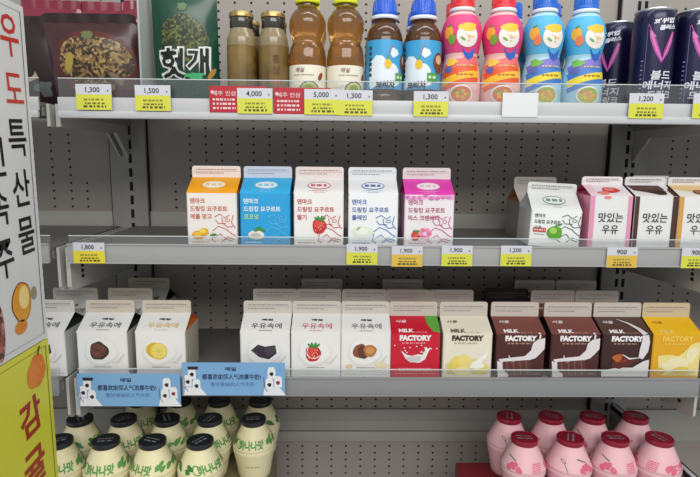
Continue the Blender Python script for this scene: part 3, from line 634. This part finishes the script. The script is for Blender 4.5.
# ================================================================== ROUND BOTTLES AT THE BOTTOM
TRAYZ = -0.508
b = MB(); b.box(.196, .5195, .712, .846, Z(-.657), Z(TRAYZ), mat('red_tray_board', '#8c2633', .5, noise=.05), .002)
tag(b.build('bottle_tray'), 'dark red tray under the pink round bottles', 'tray')
b = MB(); b.box(-.478, -.114, .706, .906, Z(-.657), Z(TRAYZ), mat('plain_tray_board', '#85805f', .6, noise=.05), .002)
tag(b.build('bottle_tray'), 'plain brown tray under the cream round bottles with black lids', 'tray')
def interp(P, z):
    for a, b_ in zip(P, P[1:]):
        if a[1] <= z <= b_[1] and b_[1] > a[1]:
            q = (z - a[1]) / (b_[1] - a[1]); return a[0] + (b_[0] - a[0]) * q
    return P[0][0] if z < P[0][1] else P[-1][0]
JAR = [(.0225, 0), (.0250, .002), (.0262, .008), (.0280, .020), (.0312, .036), (.0328, .045), (.0334, .0475), (.0336, .0495), (.0328, .0508), (.0328, .0525), (.0336, .0540), (.0334, .0556), (.0327, .0575), (.0302, .0625), (.0272, .069), (.0240, .0758), (.0208, .0825), (.0190, .0865), (.0184, .0885), (.0180, .0900)]
def lat(prof):
    def f(uu, z, o):
        r0 = interp(prof, z) + o; a = uu / max(.012, interp(prof, z)); return (r0 * math.sin(a), -r0 * math.cos(a), z)
    return f
def arc_text(b, f, s, cu, cv, h, m, w, bold=.03, sag=0.0, o=.0005):
    vs, fs, asp = text_mesh(s, bold)
    b.mesh([f(cu + x * w, cv + y * h + sag * (x * x * 4), o) for x, y in vs], fs, m)
def jar(label, loc, pl, lid, deco, group):
    t = thing('milk_bottle', label, 'bottle', loc, 0, group)
    b = MB(); b.lathe(JAR, pl, 44); deco(b, lat(JAR)); b.build('body', t, ang=60)
    L = [(.0186, .0880), (.0194, .0888), (.0198, .0906), (.0198, .0943), (.0193, .0958), (.0184, .0962), (.0178, .0955)]
    b = MB(); b.lathe(L, lid, 36); fl = lambda uu, v, o: (uu, v, .0955 + o)
    b.dashes(fl, -.011, .011, -.004, .003, mat('lid_print', '#8e8f92', .4), int(loc[0] * 1000)); b.dashes(fl, -.012, .010, .003, .0022, mat('lid_print', '#8e8f92', .4), int(loc[0] * 700)); b.build('lid', t, ang=40)
    return t
GRN = ink('#5f9a4c'); GRD = ink('#3f7a3c')
def deco_green(b, f):
    arc_text(b, f, '바나나맛', -.003, .0640, .0130, GRN, .040, .045)
    b.ring(f, -.0245, .0640, .0058, .0058, .0016, GRN)
    for x, z, s in ((.026, .0655, .005), (.033, .063, .0045), (.030, .0700, .0035), (-.034, .066, .005), (-.040, .061, .004), (.044, .064, .005), (.055, .066, .006), (.068, .063, .005), (-.056, .064, .006), (-.070, .066, .005)):
        b.blob(f, x, z, s, s * .8, GRN if x > 0 else GRD, .0005, wob=.14, seed=int(abs(x) * 1e4), n=14)
    arc_text(b, f, '우유', .082, .064, .011, GRN, .022); b.dashes(f, -.012, .010, .0275, .0018, ink('#a89c6e'), 4, .0005)
PKR = ink('#d8657f')
def deco_pink(b, f):
    b.patch(f, .006, .021, .056, .069, ink('#ecaab9'), .0003, 4, 3)
    for k in range(5): b.dashes(f, .0065, .0205, .0675 - .0026 * k, .0013, PKR, k + 1, .0006)
    for x, z, s in ((-.022, .062, .0050), (-.013, .0585, .0045), (-.029, .0585, .004), (-.017, .0650, .003), (.036, .062, .005), (.045, .058, .0045)): b.blob(f, x, z, s, s * .95, PKR, .0005, wob=.1, seed=int(abs(x) * 1e4), n=14)
    b.stroke(f, [(-.028, .074), (-.022, .0715), (-.017, .069)], .0022, ink('#77805c'), .0005)
    arc_text(b, f, '딸기맛우유', .062, .061, .0105, PKR, .044)
    b.stroke(f, [(-.052, .056), (-.050, .066)], .0014, ink('#77805c'), .0005); b.ring(f, -.050, .069, .0025, .0025, .001, ink('#77805c'))
CREAM = mat('cream_bottle', '#e9dfb4', .38, noise=.02, nscale=25); PINK = mat('pink_bottle', '#eab9c0', .36, noise=.02, nscale=25)
BLID = mat('black_lid', '#26292c', .3); RLID = mat('crimson_lid', '#8c1b30', .3)
gproto = jar('cream bottle in the front row, second from the yellow banner', (-.3448, .746, Z(TRAYZ)), CREAM, BLID, deco_green, 'cream bottles with black lids')
gproto.rotation_euler.z = .15
for x, y, rz, l in ((-.2765, .746, -.35, 'cream bottle in the front row, third from the yellow banner'), (-.2066, .746, .9, 'cream bottle at the right end of the front row'),
                    (-.4135, .746, .5, 'cream bottle in the front row, half hidden by the yellow banner'),
                    (-.4150, .8135, 2.2, 'cream bottle in the second row, leftmost and mostly hidden behind the yellow banner'), (-.3455, .8135, .75, 'cream bottle in the second row, directly behind the second front bottle from the banner'), (-.2766, .8135, -1.1, 'cream bottle in the second row behind the third front bottle from the banner'),
                    (-.2085, .8135, 1.2, 'cream bottle in the second row behind the right end of the front row'), (-.1385, .8135, .1, 'cream bottle at the right end of the second row, showing its full side'),
                    (-.3455, .8810, .6, 'cream bottle in the back row below the left blue strip'), (-.2766, .8810, -.5, 'cream bottle in the back row between the two blue strips'), (-.2087, .8810, .7, 'cream bottle in the back row below the right blue strip'), (-.1382, .8810, 2.6, 'cream bottle at the right end of the back row')):
    dup(gproto, (x, y, Z(TRAYZ)), l, rz)
pproto = jar('pink bottle with crimson lid, leftmost of the front row', (.2781, .755, Z(TRAYZ)), PINK, RLID, deco_pink, 'pink bottles with crimson lids')
pproto.rotation_euler.z = -.1
for x, y, rz, l in ((.3477, .755, 1.15, 'pink bottle, second from the left in the front row'), (.4162, .755, -.05, 'pink bottle, third from the left in the front row'), (.4838, .755, -1.2, 'pink bottle with crimson lid at the right end of the front row'),
                    (.2758, .8235, 1.3, 'pink bottle behind the leftmost front one, beside the bare pegboard'), (.3450, .8235, 2.6, 'pink bottle, second from the left in the back row'), (.4130, .8235, -.3, 'pink bottle, third from the left in the back row'), (.4845, .8235, 2.9, 'pink bottle at the right end of the back row')):
    dup(pproto, (x, y, Z(TRAYZ)), l, rz)

# ================================================================== TOP SHELF
TD = DECK['top']
def smooth(P, n=4):
    out = []
    for i in range(len(P) - 1):
        p0 = P[max(0, i - 1)]; p1 = P[i]; p2 = P[i + 1]; p3 = P[min(len(P) - 1, i + 2)]
        for k in range(n):
            q = k / n; out.append(tuple(.5 * (2 * p1[j] + (p2[j] - p0[j]) * q + (2 * p0[j] - 5 * p1[j] + 4 * p2[j] - p3[j]) * q * q + (3 * p1[j] - p0[j] - 3 * p2[j] + p3[j]) * q ** 3) for j in (0, 1)))
    return out + [P[-1]]
def cap_mesh(z0, z1, r0, r1, m, ring_m=None, ribs=0):
    b = MB(); n = 48; prof = [(r0, z0), (r0 + .0003, z0 + .001), (r0, z0 + .0045)]
    if ring_m: b.lathe([(r0 + .0012, z0 - .0045), (r0 + .0018, z0 - .003), (r0 + .0018, z0 - .001), (r0 + .001, z0)], ring_m, n)
    b.lathe(prof + [(r0 * .97, z0 + .005), (r1, z1 - .002), (r1 - .001, z1 - .0005), (r1 - .003, z1)], m, n)
    for k in range(ribs):
        a = 2 * PI * k / ribs; c, s_ = math.cos(a), math.sin(a); zz0, zz1 = z0 + .006, z1 - .003
        def P(rr, t_, z): return (rr * s_ + t_ * c, -rr * c + t_ * s_, z)
        ra, rb = r0 * .97, r1
        b.face([P(ra - .0004, -.0006, zz0), P(ra + .0006, 0, zz0), P(rb + .0006, 0, zz1), P(rb - .0004, -.0006, zz1)], m); b.face([P(ra + .0006, 0, zz0), P(ra - .0004, .0006, zz0), P(rb - .0004, .0006, zz1), P(rb + .0006, 0, zz1)], m)
    return b
def lathe_thing(name, label, loc, group, prof, pm, parts, deco=None, rz=0, n=44):
    t = thing(name, label, 'can' if 'can' in name else 'bottle', loc, rz, group)
    b = MB(); b.lathe(prof, pm, n)
    if deco: deco(b, lat(prof))
    b.build('body', t, ang=50)
    for nm, m in parts: m.build(nm, t, ang=40)
    return t
def band(prof, z0, z1, off):
    zs = [z0] + [p[1] for p in prof if z0 < p[1] < z1] + [z1]; return [(interp(prof, z) + off, z) for z in zs]

# amber tea in two-bulb bottles with yellow caps
AMB = mat('amber_tea', '#e2b66c', .07, trans=.94, ior=1.33, spec=.6, coat=.6); YCAP = plastic('#d9dd1e', .35)
pB = smooth([(0.0227, 0), (0.0251, .004), (0.0251, .020), (0.0251, .053), (0.0256, .058), (0.0253, .066), (0.0234, .077), (0.0203, .0845), (0.0216, .092), (0.0245, .101), (0.0251, .110), (0.0230, .118), (0.0188, .125), (0.0138, .1295), (0.0128, .133), (0.0128, .137)], 3)
def amber(label, loc, full=True, rz=0):
    lb = MB(); lb.lathe(band(pB, .0035, .0525, .0005), mat('tea_label', '#e9e3cf', .4), 44, False, False); f = lat([(r_ + .0006, z) for r_, z in pB])
    lb.text(f, '매실', -.009, .046, .0065, ink('#7a3f46'), bold=.01, shear=.2); lb.dashes(f, -.018, .010, .0395, .0014, ink('#9a8a6a'), 3)
    lb.ring(f, .004, .020, .013, .011, .0016, ink('#6a5a2a')); lb.blob(f, .004, .020, .011, .009, ink('#b9c45a'), .0005); lb.blob(f, .003, .021, .006, .006, ink('#8aa03a'), .0007); lb.blob(f, .020, .038, .003, .006, ink('#8a3f2a'), .0005, rot=-.5); lb.patch(f, -.03, .03, .0045, .010, ink('#a8b84a'), .0004, 12, 1)
    cap = cap_mesh(.1395, .161, .0152, .0148, YCAP, YCAP, 30)
    return lathe_thing('tea_bottle', label, loc, 'amber tea bottles with yellow caps', pB, AMB, [('label', lb), ('cap', cap)], None, rz)
a0 = amber('amber tea bottle with yellow cap, left of the two in front', (-.0482, .7700, Z(TD)))
dup(a0, (.0038, .7700, Z(TD)), 'amber tea bottle with yellow cap, right of the two in front', .35)
dup(a0, (-.0490, .8260, Z(TD)), 'amber tea bottle behind the left front one', 1.2); dup(a0, (.0040, .8260, Z(TD)), 'amber tea bottle behind the right front one', 2.1)

# small gold-brown bottles
pG = smooth([(.0180, 0), (.0198, .003), (.0200, .010), (.0200, .080), (.0192, .090), (.0158, .099), (.0143, .103), (.0143, .106)], 3)
GOLD = mat('tonic_label', '#7a6233', .25, metal=.2, noise=.3, nscale=30, coat=.4); DKG = mat('dark_green_glass', '#35322a', .12, coat=.6); TAN = mat('tonic_shoulder', '#8a7a5a', .2, coat=.5)
def deco_gold(b, f):
    b.text(f, '홍', .004, .060, .011, ink('#5f3a1c'), bold=.02); b.text(f, '삼', .004, .046, .011, ink('#5f3a1c'), bold=.02); b.text(f, '진', .005, .030, .009, ink('#b5502c'), bold=.02); b.dashes(f, -.012, -.006, .03, .03, ink('#5c4a2a'), 4); b.dashes(f, -.002, .012, .012, .002, ink('#3f6a52'), 6)
def tonic(label, loc, rz):
    lb = MB(); lb.lathe(band(pG, .004, .078, .0004), GOLD, 44, False, False); deco_gold(lb, lat([(r_ + .0005, z) for r_, z in pG]))
    nk = MB(); nk.lathe([(.0150, .1010), (.0158, .1025), (.0160, .1130), (.0152, .1150)], DKG, 40)
    cp = MB(); cp.lathe([(.0156, .1150), (.0166, .1158), (.0166, .1200), (.0158, .1218), (.0140, .1222)], mat('gold_cap', '#b79a63', .3, metal=.8), 40)
    return lathe_thing('tonic_bottle', label, loc, 'gold and brown tonic bottles', pG, TAN, [('label', lb), ('neck_sleeve', nk), ('cap', cp)], None, rz)
g0 = tonic('small gold tonic bottle beside the green pouch', (-.1377, .7680, Z(TD)), 1.0)
dup(g0, (-.0948, .7680, Z(TD)), 'small gold tonic bottle with vertical lettering, beside the amber bottles', 0.1)
dup(g0, (-.1360, .8150, Z(TD)), 'gold tonic bottle behind the one beside the green pouch', 1.6); dup(g0, (-.0975, .8150, Z(TD)), 'gold tonic bottle behind the one with vertical lettering', .8)

# brown tea in clear bottles with blue sport caps
TEA = mat('brown_tea', '#6a4426', .1, trans=.45, ior=1.33, coat=.6); BCAP = plastic('#2257c4', .3); WRING = plastic('#dfe3ea', .35)
pT = smooth([(.0225, 0), (.0250, .004), (.0250, .014), (.0240, .018), (.0252, .022), (.0252, .084), (.0246, .092), (.0225, .101), (.0180, .109), (.0148, .113), (.0145, .118)], 3)
def tea(label, loc, rz):
    lb = MB(); lb.lathe(band(pT, .0225, .0865, .0005), mat('tea_sleeve', '#3f9fd0', .35), 44, False, False); f = lat([(r_ + .0006, z) for r_, z in pT]); wt = ink('#dfe8ee')
    for x, z, rx, rz_, sd in ((-.012, .048, .011, .020, 2), (.006, .040, .013, .015, 5), (-.020, .036, .007, .013, 8), (.010, .070, .006, .006, 3)): lb.blob(f, x, z, rx, rz_, wt, .0003, wob=.12, seed=sd, rings=3, clip=(-.07, .07, .023, .086))
    lb.blob(f, .001, .055, .0048, .0062, ink('#e6bb2c'), .0008); leaf(lb, f, .001, .064, .003, 1.2, '#5a9a3a', .001); lb.stroke(f, [(.002, .068), (.008, .080)], .001, ink('#c94a3a'), .0008)
    lb.blob(f, .030, .058, .009, .014, ink('#7a3f2a'), .0007, wob=.05); lb.blob(f, .030, .062, .006, .006, ink('#d9a884'), .0009)
    lb.patch(f, .012, .028, .033, .044, ink('#4f9a4a'), .0008, 4, 1); lb.dashes(f, .014, .026, .0385, .0035, ink('#d6e6c6'), 3, .001)
    lb.text(f, '보리차', -.002, .0285, .010, ink('#2a2420'), .026, bold=.04, o=.001)
    for k in range(6): lb.patch(f, -.027, -.022, .074 - .007 * k, .0785 - .007 * k, ink('#3c4650'), .0005)
    cap = cap_mesh(.1205, .142, .0172, .0150, BCAP, WRING, 26)
    nz = MB(); nz.lathe([(.0125, .142), (.0125, .148), (.0105, .155), (.009, .158)], BCAP, 32)
    return lathe_thing('tea_bottle', label, loc, 'brown tea bottles with blue caps', pT, TEA, [('label', lb), ('cap', cap), ('spout', nz)], None, rz)
t0 = tea('brown tea bottle with blue label and cap, beside the amber bottles', (.0572, .7720, Z(TD)), .1)
dup(t0, (.1105, .7720, Z(TD)), 'brown tea bottle with blue label and cap, beside the pink bottle', -.35); dup(t0, (.0590, .8290, Z(TD)), 'tea bottle behind the left blue capped one', 1.3); dup(t0, (.1122, .8290, Z(TD)), 'tea bottle behind the right blue capped one', 2.0)

# waisted fruit drinks, pink with red caps and blue with blue caps
pK = smooth([(.0240, 0), (.0270, .004), (.0277, .016), (.0275, .034), (.0260, .050), (.0230, .063), (.0224, .068), (.0242, .078), (.0266, .090), (.0272, .099), (.0258, .110), (.0212, .120), (.0155, .127), (.0140, .130)], 3)
def kid(label, loc, base, topc, b1, b2, b3, ov, capm, fruit1, fruit2, group, rz):
    def deco(b, f):
        n = 44
        b.lathe(band(pK, .072, .122, .0003), ink(topc), n, False, False)
        for j, (c, z0, wd) in enumerate(((b1, .0600, .010), (b2, .0500, .0095), (b3, .0410, .0090), (b2, .0330, .006))):
            pts = [(-.026 + .054 * q / 14, z0 - .013 + .016 * math.sin(.25 + 1.35 * q / 14)) for q in range(15)]
            b.stroke(f, pts, wd, ink(c), .0005 + .0001 * j)
        b.dashes(f, -.004, .020, .0550, .002, ink('#d9b07a'), 3, .0012); b.dashes(f, -.004, .020, .0430, .002, ink('#a8641f'), 5, .0012)
        b.blob(f, .003, .017, .0155, .0125, ink('#efe9e4'), .0010, rings=3); b.blob(f, .003, .017, .0135, .0105, ink(ov), .0012, rings=3)
        rng = random.Random(3)
        for k in range(10): b.blob(f, .003 + rng.uniform(-.009, .009), .017 + rng.uniform(-.006, .006), .0025, .0022, ink(fruit1 if k % 2 else fruit2), .0014, n=10, rings=1)
        b.blob(f, -.017, .098, .007, .0085, ink(fruit2), .0008); b.blob(f, -.012, .089, .0055, .0065, ink(fruit1), .0010); leaf(b, f, -.016, .107, .0035, .6)
        # plain printed fruit cup with cream, in place of the figure on the pack
        b.blob(f, .009, .093, .0145, .0145, ink('#f0ebe2'), .0009, rings=3); b.blob(f, .009, .104, .012, .0055, ink('#f0c23a'), .0011, wob=.08); b.poly(f, [(.006, .096), (.017, .092), (.010, .085)], ink('#e58a3a'), .0011); b.poly(f, [(.0085, .0945), (.0145, .0923), (.0105, .0885)], ink('#f2b766'), .0013); leaf(b, f, .003, .089, .004, -.6, '#7fae58', .0011)
        b.poly(f, [(.002, .078), (.020, .078), (.018, .066), (.011, .062), (.006, .066)], ink('#2f5fb8'), .0009)
        b.blob(f, -.012, .060, .008, .005, ink('#e9c24a' if topc[1] in 'cdef' else '#6fb04a'), .0009, wob=.15, seed=4); b.blob(f, -.016, .050, .006, .0045, ink('#5a64a8'), .0009, wob=.06)
    cap = cap_mesh(.1325, .156, .0160, .0154, capm, WRING, 28)
    return lathe_thing('juice_bottle', label, loc, group, pK, plastic(base, .28), [('cap', cap)], deco, rz)
PG, BG = 'pink fruit drink bottles with red caps', 'light blue fruit drink bottles with blue caps'
k0 = kid('pink fruit drink bottle with red cap, beside the brown tea', (.1640, .7740, Z(TD)), '#eeb9b4', '#e0447c', '#e06a6a', '#e05a2c', '#f0b82c', '#d9744a', plastic('#dc3038', .3), '#7aa83a', '#efa83a', PG, -.24)
dup(k0, (.2205, .7740, Z(TD)), 'pink fruit drink bottle with red cap, beside the blue bottles', -.24); dup(k0, (.1690, .8340, Z(TD)), 'pink bottle behind the front one beside the brown tea', .8)
k1 = kid('light blue fruit drink bottle, right beside the pink bottle', (.2775, .7740, Z(TD)), '#a6d2e4', '#52b0dc', '#7a6fc0', '#3f78c0', '#e6d23a', '#a9b84a', plastic('#2568c8', .3), '#e8845a', '#efae3a', BG, -.15)
dup(k1, (.3345, .7740, Z(TD)), 'light blue fruit drink bottle, right beside the navy cans', -.15); dup(k1, (.2480, .8310, Z(TD)), 'blue bottle peeking out behind the pink and blue front bottles', .9); dup(k1, (.3050, .8310, Z(TD)), 'blue bottle behind and between the two front blue ones', 1.1)

# navy energy drink cans
pC = smooth([(.0235, 0), (.0255, .004), (.0272, .009), (.0274, .014)], 2) + [(.0274, .020), (.0274, .120)] + smooth([(.0273, .1225), (.0262, .1285), (.0250, .1310)], 2)
NAVYC = mat('navy_can', '#17153c', .3, metal=.3, coat=.3); ALU = mat('can_rim', '#c2c3c8', .28, metal=.9)
def can(label, loc, rz):
    def deco(b, f):
        mg = ink('#b0479c', .3); m2 = ink('#d873b8', .3); wt = ink('#dcdbe6')
        for y0, c, wd, o in ((0, mg, .0065, .0004), (.0005, m2, .0026, .0006)):
            b.stroke(f, [(-.013, .104), (-.010, .094), (-.004, .078), (.003, .064 + y0), (.008, .076), (.013, .090), (.016, .102)], [wd * .5, wd, wd, wd * .8, wd, wd, wd * .5], c, o)
        b.poly(f, [(-.014, .106), (-.006, .096), (-.013, .096)], m2, .0007); b.stroke(f, [(-.016, .113), (-.012, .104)], .0012, mg, .0006)
        b.text(f, '볼드', .004, .0455, .0120, wt, .026, bold=.02, shear=.1, o=.0010); b.text(f, '에너지', .001, .0325, .0118, wt, .038, bold=.02, shear=.1, o=.0010); b.text(f, '드링크', .004, .0195, .0110, wt, .032, bold=.02, shear=.1, o=.0010)
        b.text(f, '파워업', .003, .1160, .0072, wt, .026, bold=.05, shear=.3, rot=.1, o=.0009); b.text(f, '플러스', .008, .1080, .0065, wt, .022, bold=.05, shear=.3, rot=.1, o=.0009)
        for k in range(9): b.dashes(f, -.0225, -.0195, .065 - .006 * k, .0016, ink('#8a88b0'), k)
        b.stroke(f, [(-.0170, .012), (-.0170, .112)], .0007, ink('#6a6aa0'), .0005)
        for x in (-.05, -.07, .05, .065): b.stroke(f, [(x - .008, .10), (x, .06), (x + .008, .10)], .004, mg, .0005)
    rim = MB(); rim.lathe([(.0252, .1306), (.0264, .1318), (.0266, .1335), (.0260, .1345), (.0250, .1343), (.0246, .1320)], ALU, 44)
    tab = MB(); tab.box(-.006, .006, -.012, .010, .1322, .1334, ALU, .0005)
    return lathe_thing('drink_can', label, loc, 'navy energy drink cans', pC, NAVYC, [('rim', rim), ('pull_tab', tab)], deco, rz)
c0 = can('navy energy drink can with magenta V, whole can in front', (.4335, .7780, Z(TD)), -.16)
dup(c0, (.4935, .7790, Z(TD)), 'navy energy drink can cut by the right edge of the photo', -.2); dup(c0, (.4180, .8520, Z(TD)), 'navy can farther back, beside the blue bottles', -.9); dup(c0, (.4790, .8520, Z(TD)), 'navy can behind the two front cans', .4)

# pouches
def pouch(label, loc, W, H, T, mfront, mback, deco, rz=0.0, tilt=(0, 0), name='snack_pouch', seal=.012, back_lean=0.0, tm=None, shear=0.0, group=None, pinch=0.0):
    t = thing(name, label, 'pouch', loc, rz, group, tilt); NX, NZ = 22, 22
    def S(uu, z):
        a = max(0., 1 - abs(2 * uu / W) ** 3.2); q = (z) / H; c = max(0., 1 - abs(2 * q - 1) ** 2.6) if q < .5 else max(0., 1 - abs(2 * q - 1) ** 3.0)
        return T / 2 * a * c + .0006 + .0012 * math.sin(uu * 190 + q * 7) * (1 - a) * c
    def P(uu, z, o, sg): return (uu * (1 - pinch * z / H) + shear * z, sg * (S(uu, z) + o) + back_lean * z, z)
    b = MB()
    for sg, mm in ((-1, mfront), (1, mback)):
        vs = [P(-W / 2 + W * i / NX, H * j / NZ, 0, sg) for j in range(NZ + 1) for i in range(NX + 1)]
        fs = []
        for j in range(NZ):
            for i in range(NX):
                q = j * (NX + 1) + i; fc = (q, q + 1, q + NX + 2, q + NX + 1); fs.append(fc if sg < 0 else fc[::-1])
        b.mesh(vs, fs, mm)
    ring_i = [(-W / 2, H * j / NZ) for j in range(NZ + 1)] + [(-W / 2 + W * i / NX, H) for i in range(1, NX + 1)] + [(W / 2, H - H * j / NZ) for j in range(1, NZ + 1)] + [(W / 2 - W * i / NX, 0) for i in range(1, NX)]
    n = len(ring_i)
    for i in range(n):
        p, q = ring_i[i], ring_i[(i + 1) % n]; b.face([P(*p, 0, -1), P(*q, 0, -1), P(*q, 0, 1), P(*p, 0, 1)], mback)
    F = lambda uu, z, o: P(uu, z, o, -1)
    deco(b, F, W, H); b.build('body', t, ang=60)
    m = MB(); vs = []
    for j, z in enumerate((H - .002, H + seal)):
        for sg in (-1, 1):
            for i in range(NX + 1): uu = -W / 2 + W * i / NX; x, y, zz = P(uu, H, 0, sg); vs.append((x + shear * (z - H), back_lean * z + sg * .0009 + .0007 * math.sin(i * 1.3), z - (.003 if i in (0, NX) and j else 0)))
    k = NX + 1; fs = []
    for i in range(NX): fs += [(i, i + 1, 2 * k + i + 1, 2 * k + i), (k + i + 1, k + i, 3 * k + i, 3 * k + i + 1), (2 * k + i, 2 * k + i + 1, 3 * k + i + 1, 3 * k + i)]
    m.mesh(vs, fs, tm or mfront); m.build('top_seal', t)
    return t
GRAN = mottled('granola_photo', ['#7a5c33', '#4c351e', '#a08850', '#2f2115', '#866a3c', '#b5a06a'], 300, .4); HERB = mottled('dried_fruit_photo', ['#4c5526', '#2f3a1a', '#666f3a', '#202a14', '#555530', '#737844'], 320, .4)
MAR = mat('maroon_foil', '#3c1a1c', .36, noise=.12, nscale=12, coat=.2); MARB = mat('maroon_dark', '#281315', .38, noise=.1, nscale=12)
def d_granola(b, F, W, H):
    b.blob(F, .002, H * .48, W * .46, H * .42, mat('maroon_panel', '#571f1f', .4), .0003, rings=8, wob=.02)
    b.blob(F, .004, H * .52, W * .40, H * .31, GRAN, .0006, rings=8, wob=.03, seed=3)
    b.blob(F, -.030, H * .50, .0055, .014, ink('#a58d3c'), .0009, rot=-.35, rings=4); b.blob(F, .034, H * .55, .003, .010, ink('#8f7a45'), .0009, rot=.5, rings=4)
    b.poly(F, [(-.034, H * .20), (-.020, H * .25), (-.004, H * .27), (.012, H * .25), (.026, H * .19), (.008, H * .13), (-.018, H * .13)], ink('#7f6a60'), .0012)
    for k in range(5): b.blob(F, .020 + .006 * (k % 3), H * (.22 + .03 * k), .006, .005, ink('#2a1c16' if k % 2 else '#7a6a52'), .0012, wob=.15, seed=k)
    for k in range(4): b.blob(F, -.004 + .006 * (k % 2), H * (.82 + .03 * (k // 2)), .004, .004, ink('#5f6a3c'), .0009, wob=.2, seed=k)
pouch('large maroon pouch with a granola photo, leaning at the left end', (-.3330, .778, Z(TD)), .124, .108, .034, MAR, MARB, d_granola, back_lean=-.06, shear=-.10, pinch=-.02, seal=.012, tm=MARB)
def d_plain(b, F, W, H):
    b.stroke(F, [(-W * .30, H * .95), (-W * .16, H * .62), (-W * .02, H * .30)], .018, mottled('cream_stripe', ['#a89a80', '#8f7f62', '#c2b79c', '#5a4a38'], 120), .0006)
    b.blob(F, W * .1, H * .2, .012, .010, ink('#5c6060'), .0006, wob=.2)
pouch('dark maroon pouch with a cream stripe, cut off by the white banner', (-.4290, .8000, Z(TD)), .105, .112, .030, MARB, MARB, d_plain, back_lean=-.03, shear=-.06, seal=.010)
GLR = mat('crimson_foil', '#7d1a33', .24, noise=.15, nscale=30, coat=.5)
def d_gloss(b, F, W, H):
    b.blob(F, 0, H * .45, W * .34, H * .28, GRAN, .0006, rings=6); b.stroke(F, [(-W * .3, H * .9), (0, H * .84), (W * .3, H * .92)], .004, ink('#d8a0ae'), .0008)
    for k in range(3): b.blob(F, -.01 + .01 * k, H * .80, .005, .006, ink('#6a6a48'), .0008, wob=.2, seed=k)
for x, y, l, rz in ((-.3600, .8750, 'glossy crimson pouch behind the large maroon pouch, left of the pair', .08), (-.2990, .8550, 'glossy crimson pouch behind the large maroon pouch, beside the white divider', -.06), (-.4420, .8680, 'glossy crimson pouch behind the cream striped pouch', .05)):
    pouch(l, (x, y, Z(TD)), .070 if x > -.31 else .088, .150, .030, GLR, MARB, d_gloss, rz, back_lean=.03 if x > -.31 else -.02, group='glossy crimson pouches at the back')
GREEN = mat('green_foil', '#0f4230', .32, noise=.12, nscale=14, coat=.3); GRB = mat('green_dark', '#0f3a28', .36)
def d_green(b, F, W, H):
    b.blob(F, .001, H * .55, W * .36, H * .20, HERB, .0006, rings=8, wob=.03, seed=4)
    b.patch(F, -W * .5, W * .5, H * .0, H * .19, GRB, .0006, 10, 2)
    for o, bo, c, q in ((.0012, .085, '#dfe3dc', .0048), (.0024, .018, '#141614', 0)):
        b.text(F, '헛', -.016, H * .345, .0390 + q, ink(c), .034 + q, bold=bo, o=o, shear=.08); b.text(F, '개', .0185, H * .370, .0330 + q, ink(c), .028 + q, bold=bo, o=o, shear=.05)
    b.blob(F, .012, H * .245, .014, .004, ink('#49b070'), .0014, wob=.2); b.blob(F, .035, H * .265, .003, .009, ink('#b0843a'), .0014, rot=-.6)
    for k in range(4): b.blob(F, -.002 + .005 * (k % 2), H * (.80 + .022 * (k // 2)), .0032, .0032, ink('#5f7a52'), .0009, wob=.2, seed=k)
pouch('large dark green pouch with black brush lettering and dried fruit photo', (-.2135, .7760, Z(TD)), .088, .158, .030, GREEN, GRB, d_green, back_lean=-.03, shear=-.015, tm=GREEN)
b = MB(); b.box(-.2700, -.2672, .745, .955, Z(TD), Z(TD + .165), mat('divider_plastic', '#a3a7a4', .4), .0008)
tag(b.build('shelf_divider'), 'pale plastic divider between the maroon and the green pouch', 'divider')
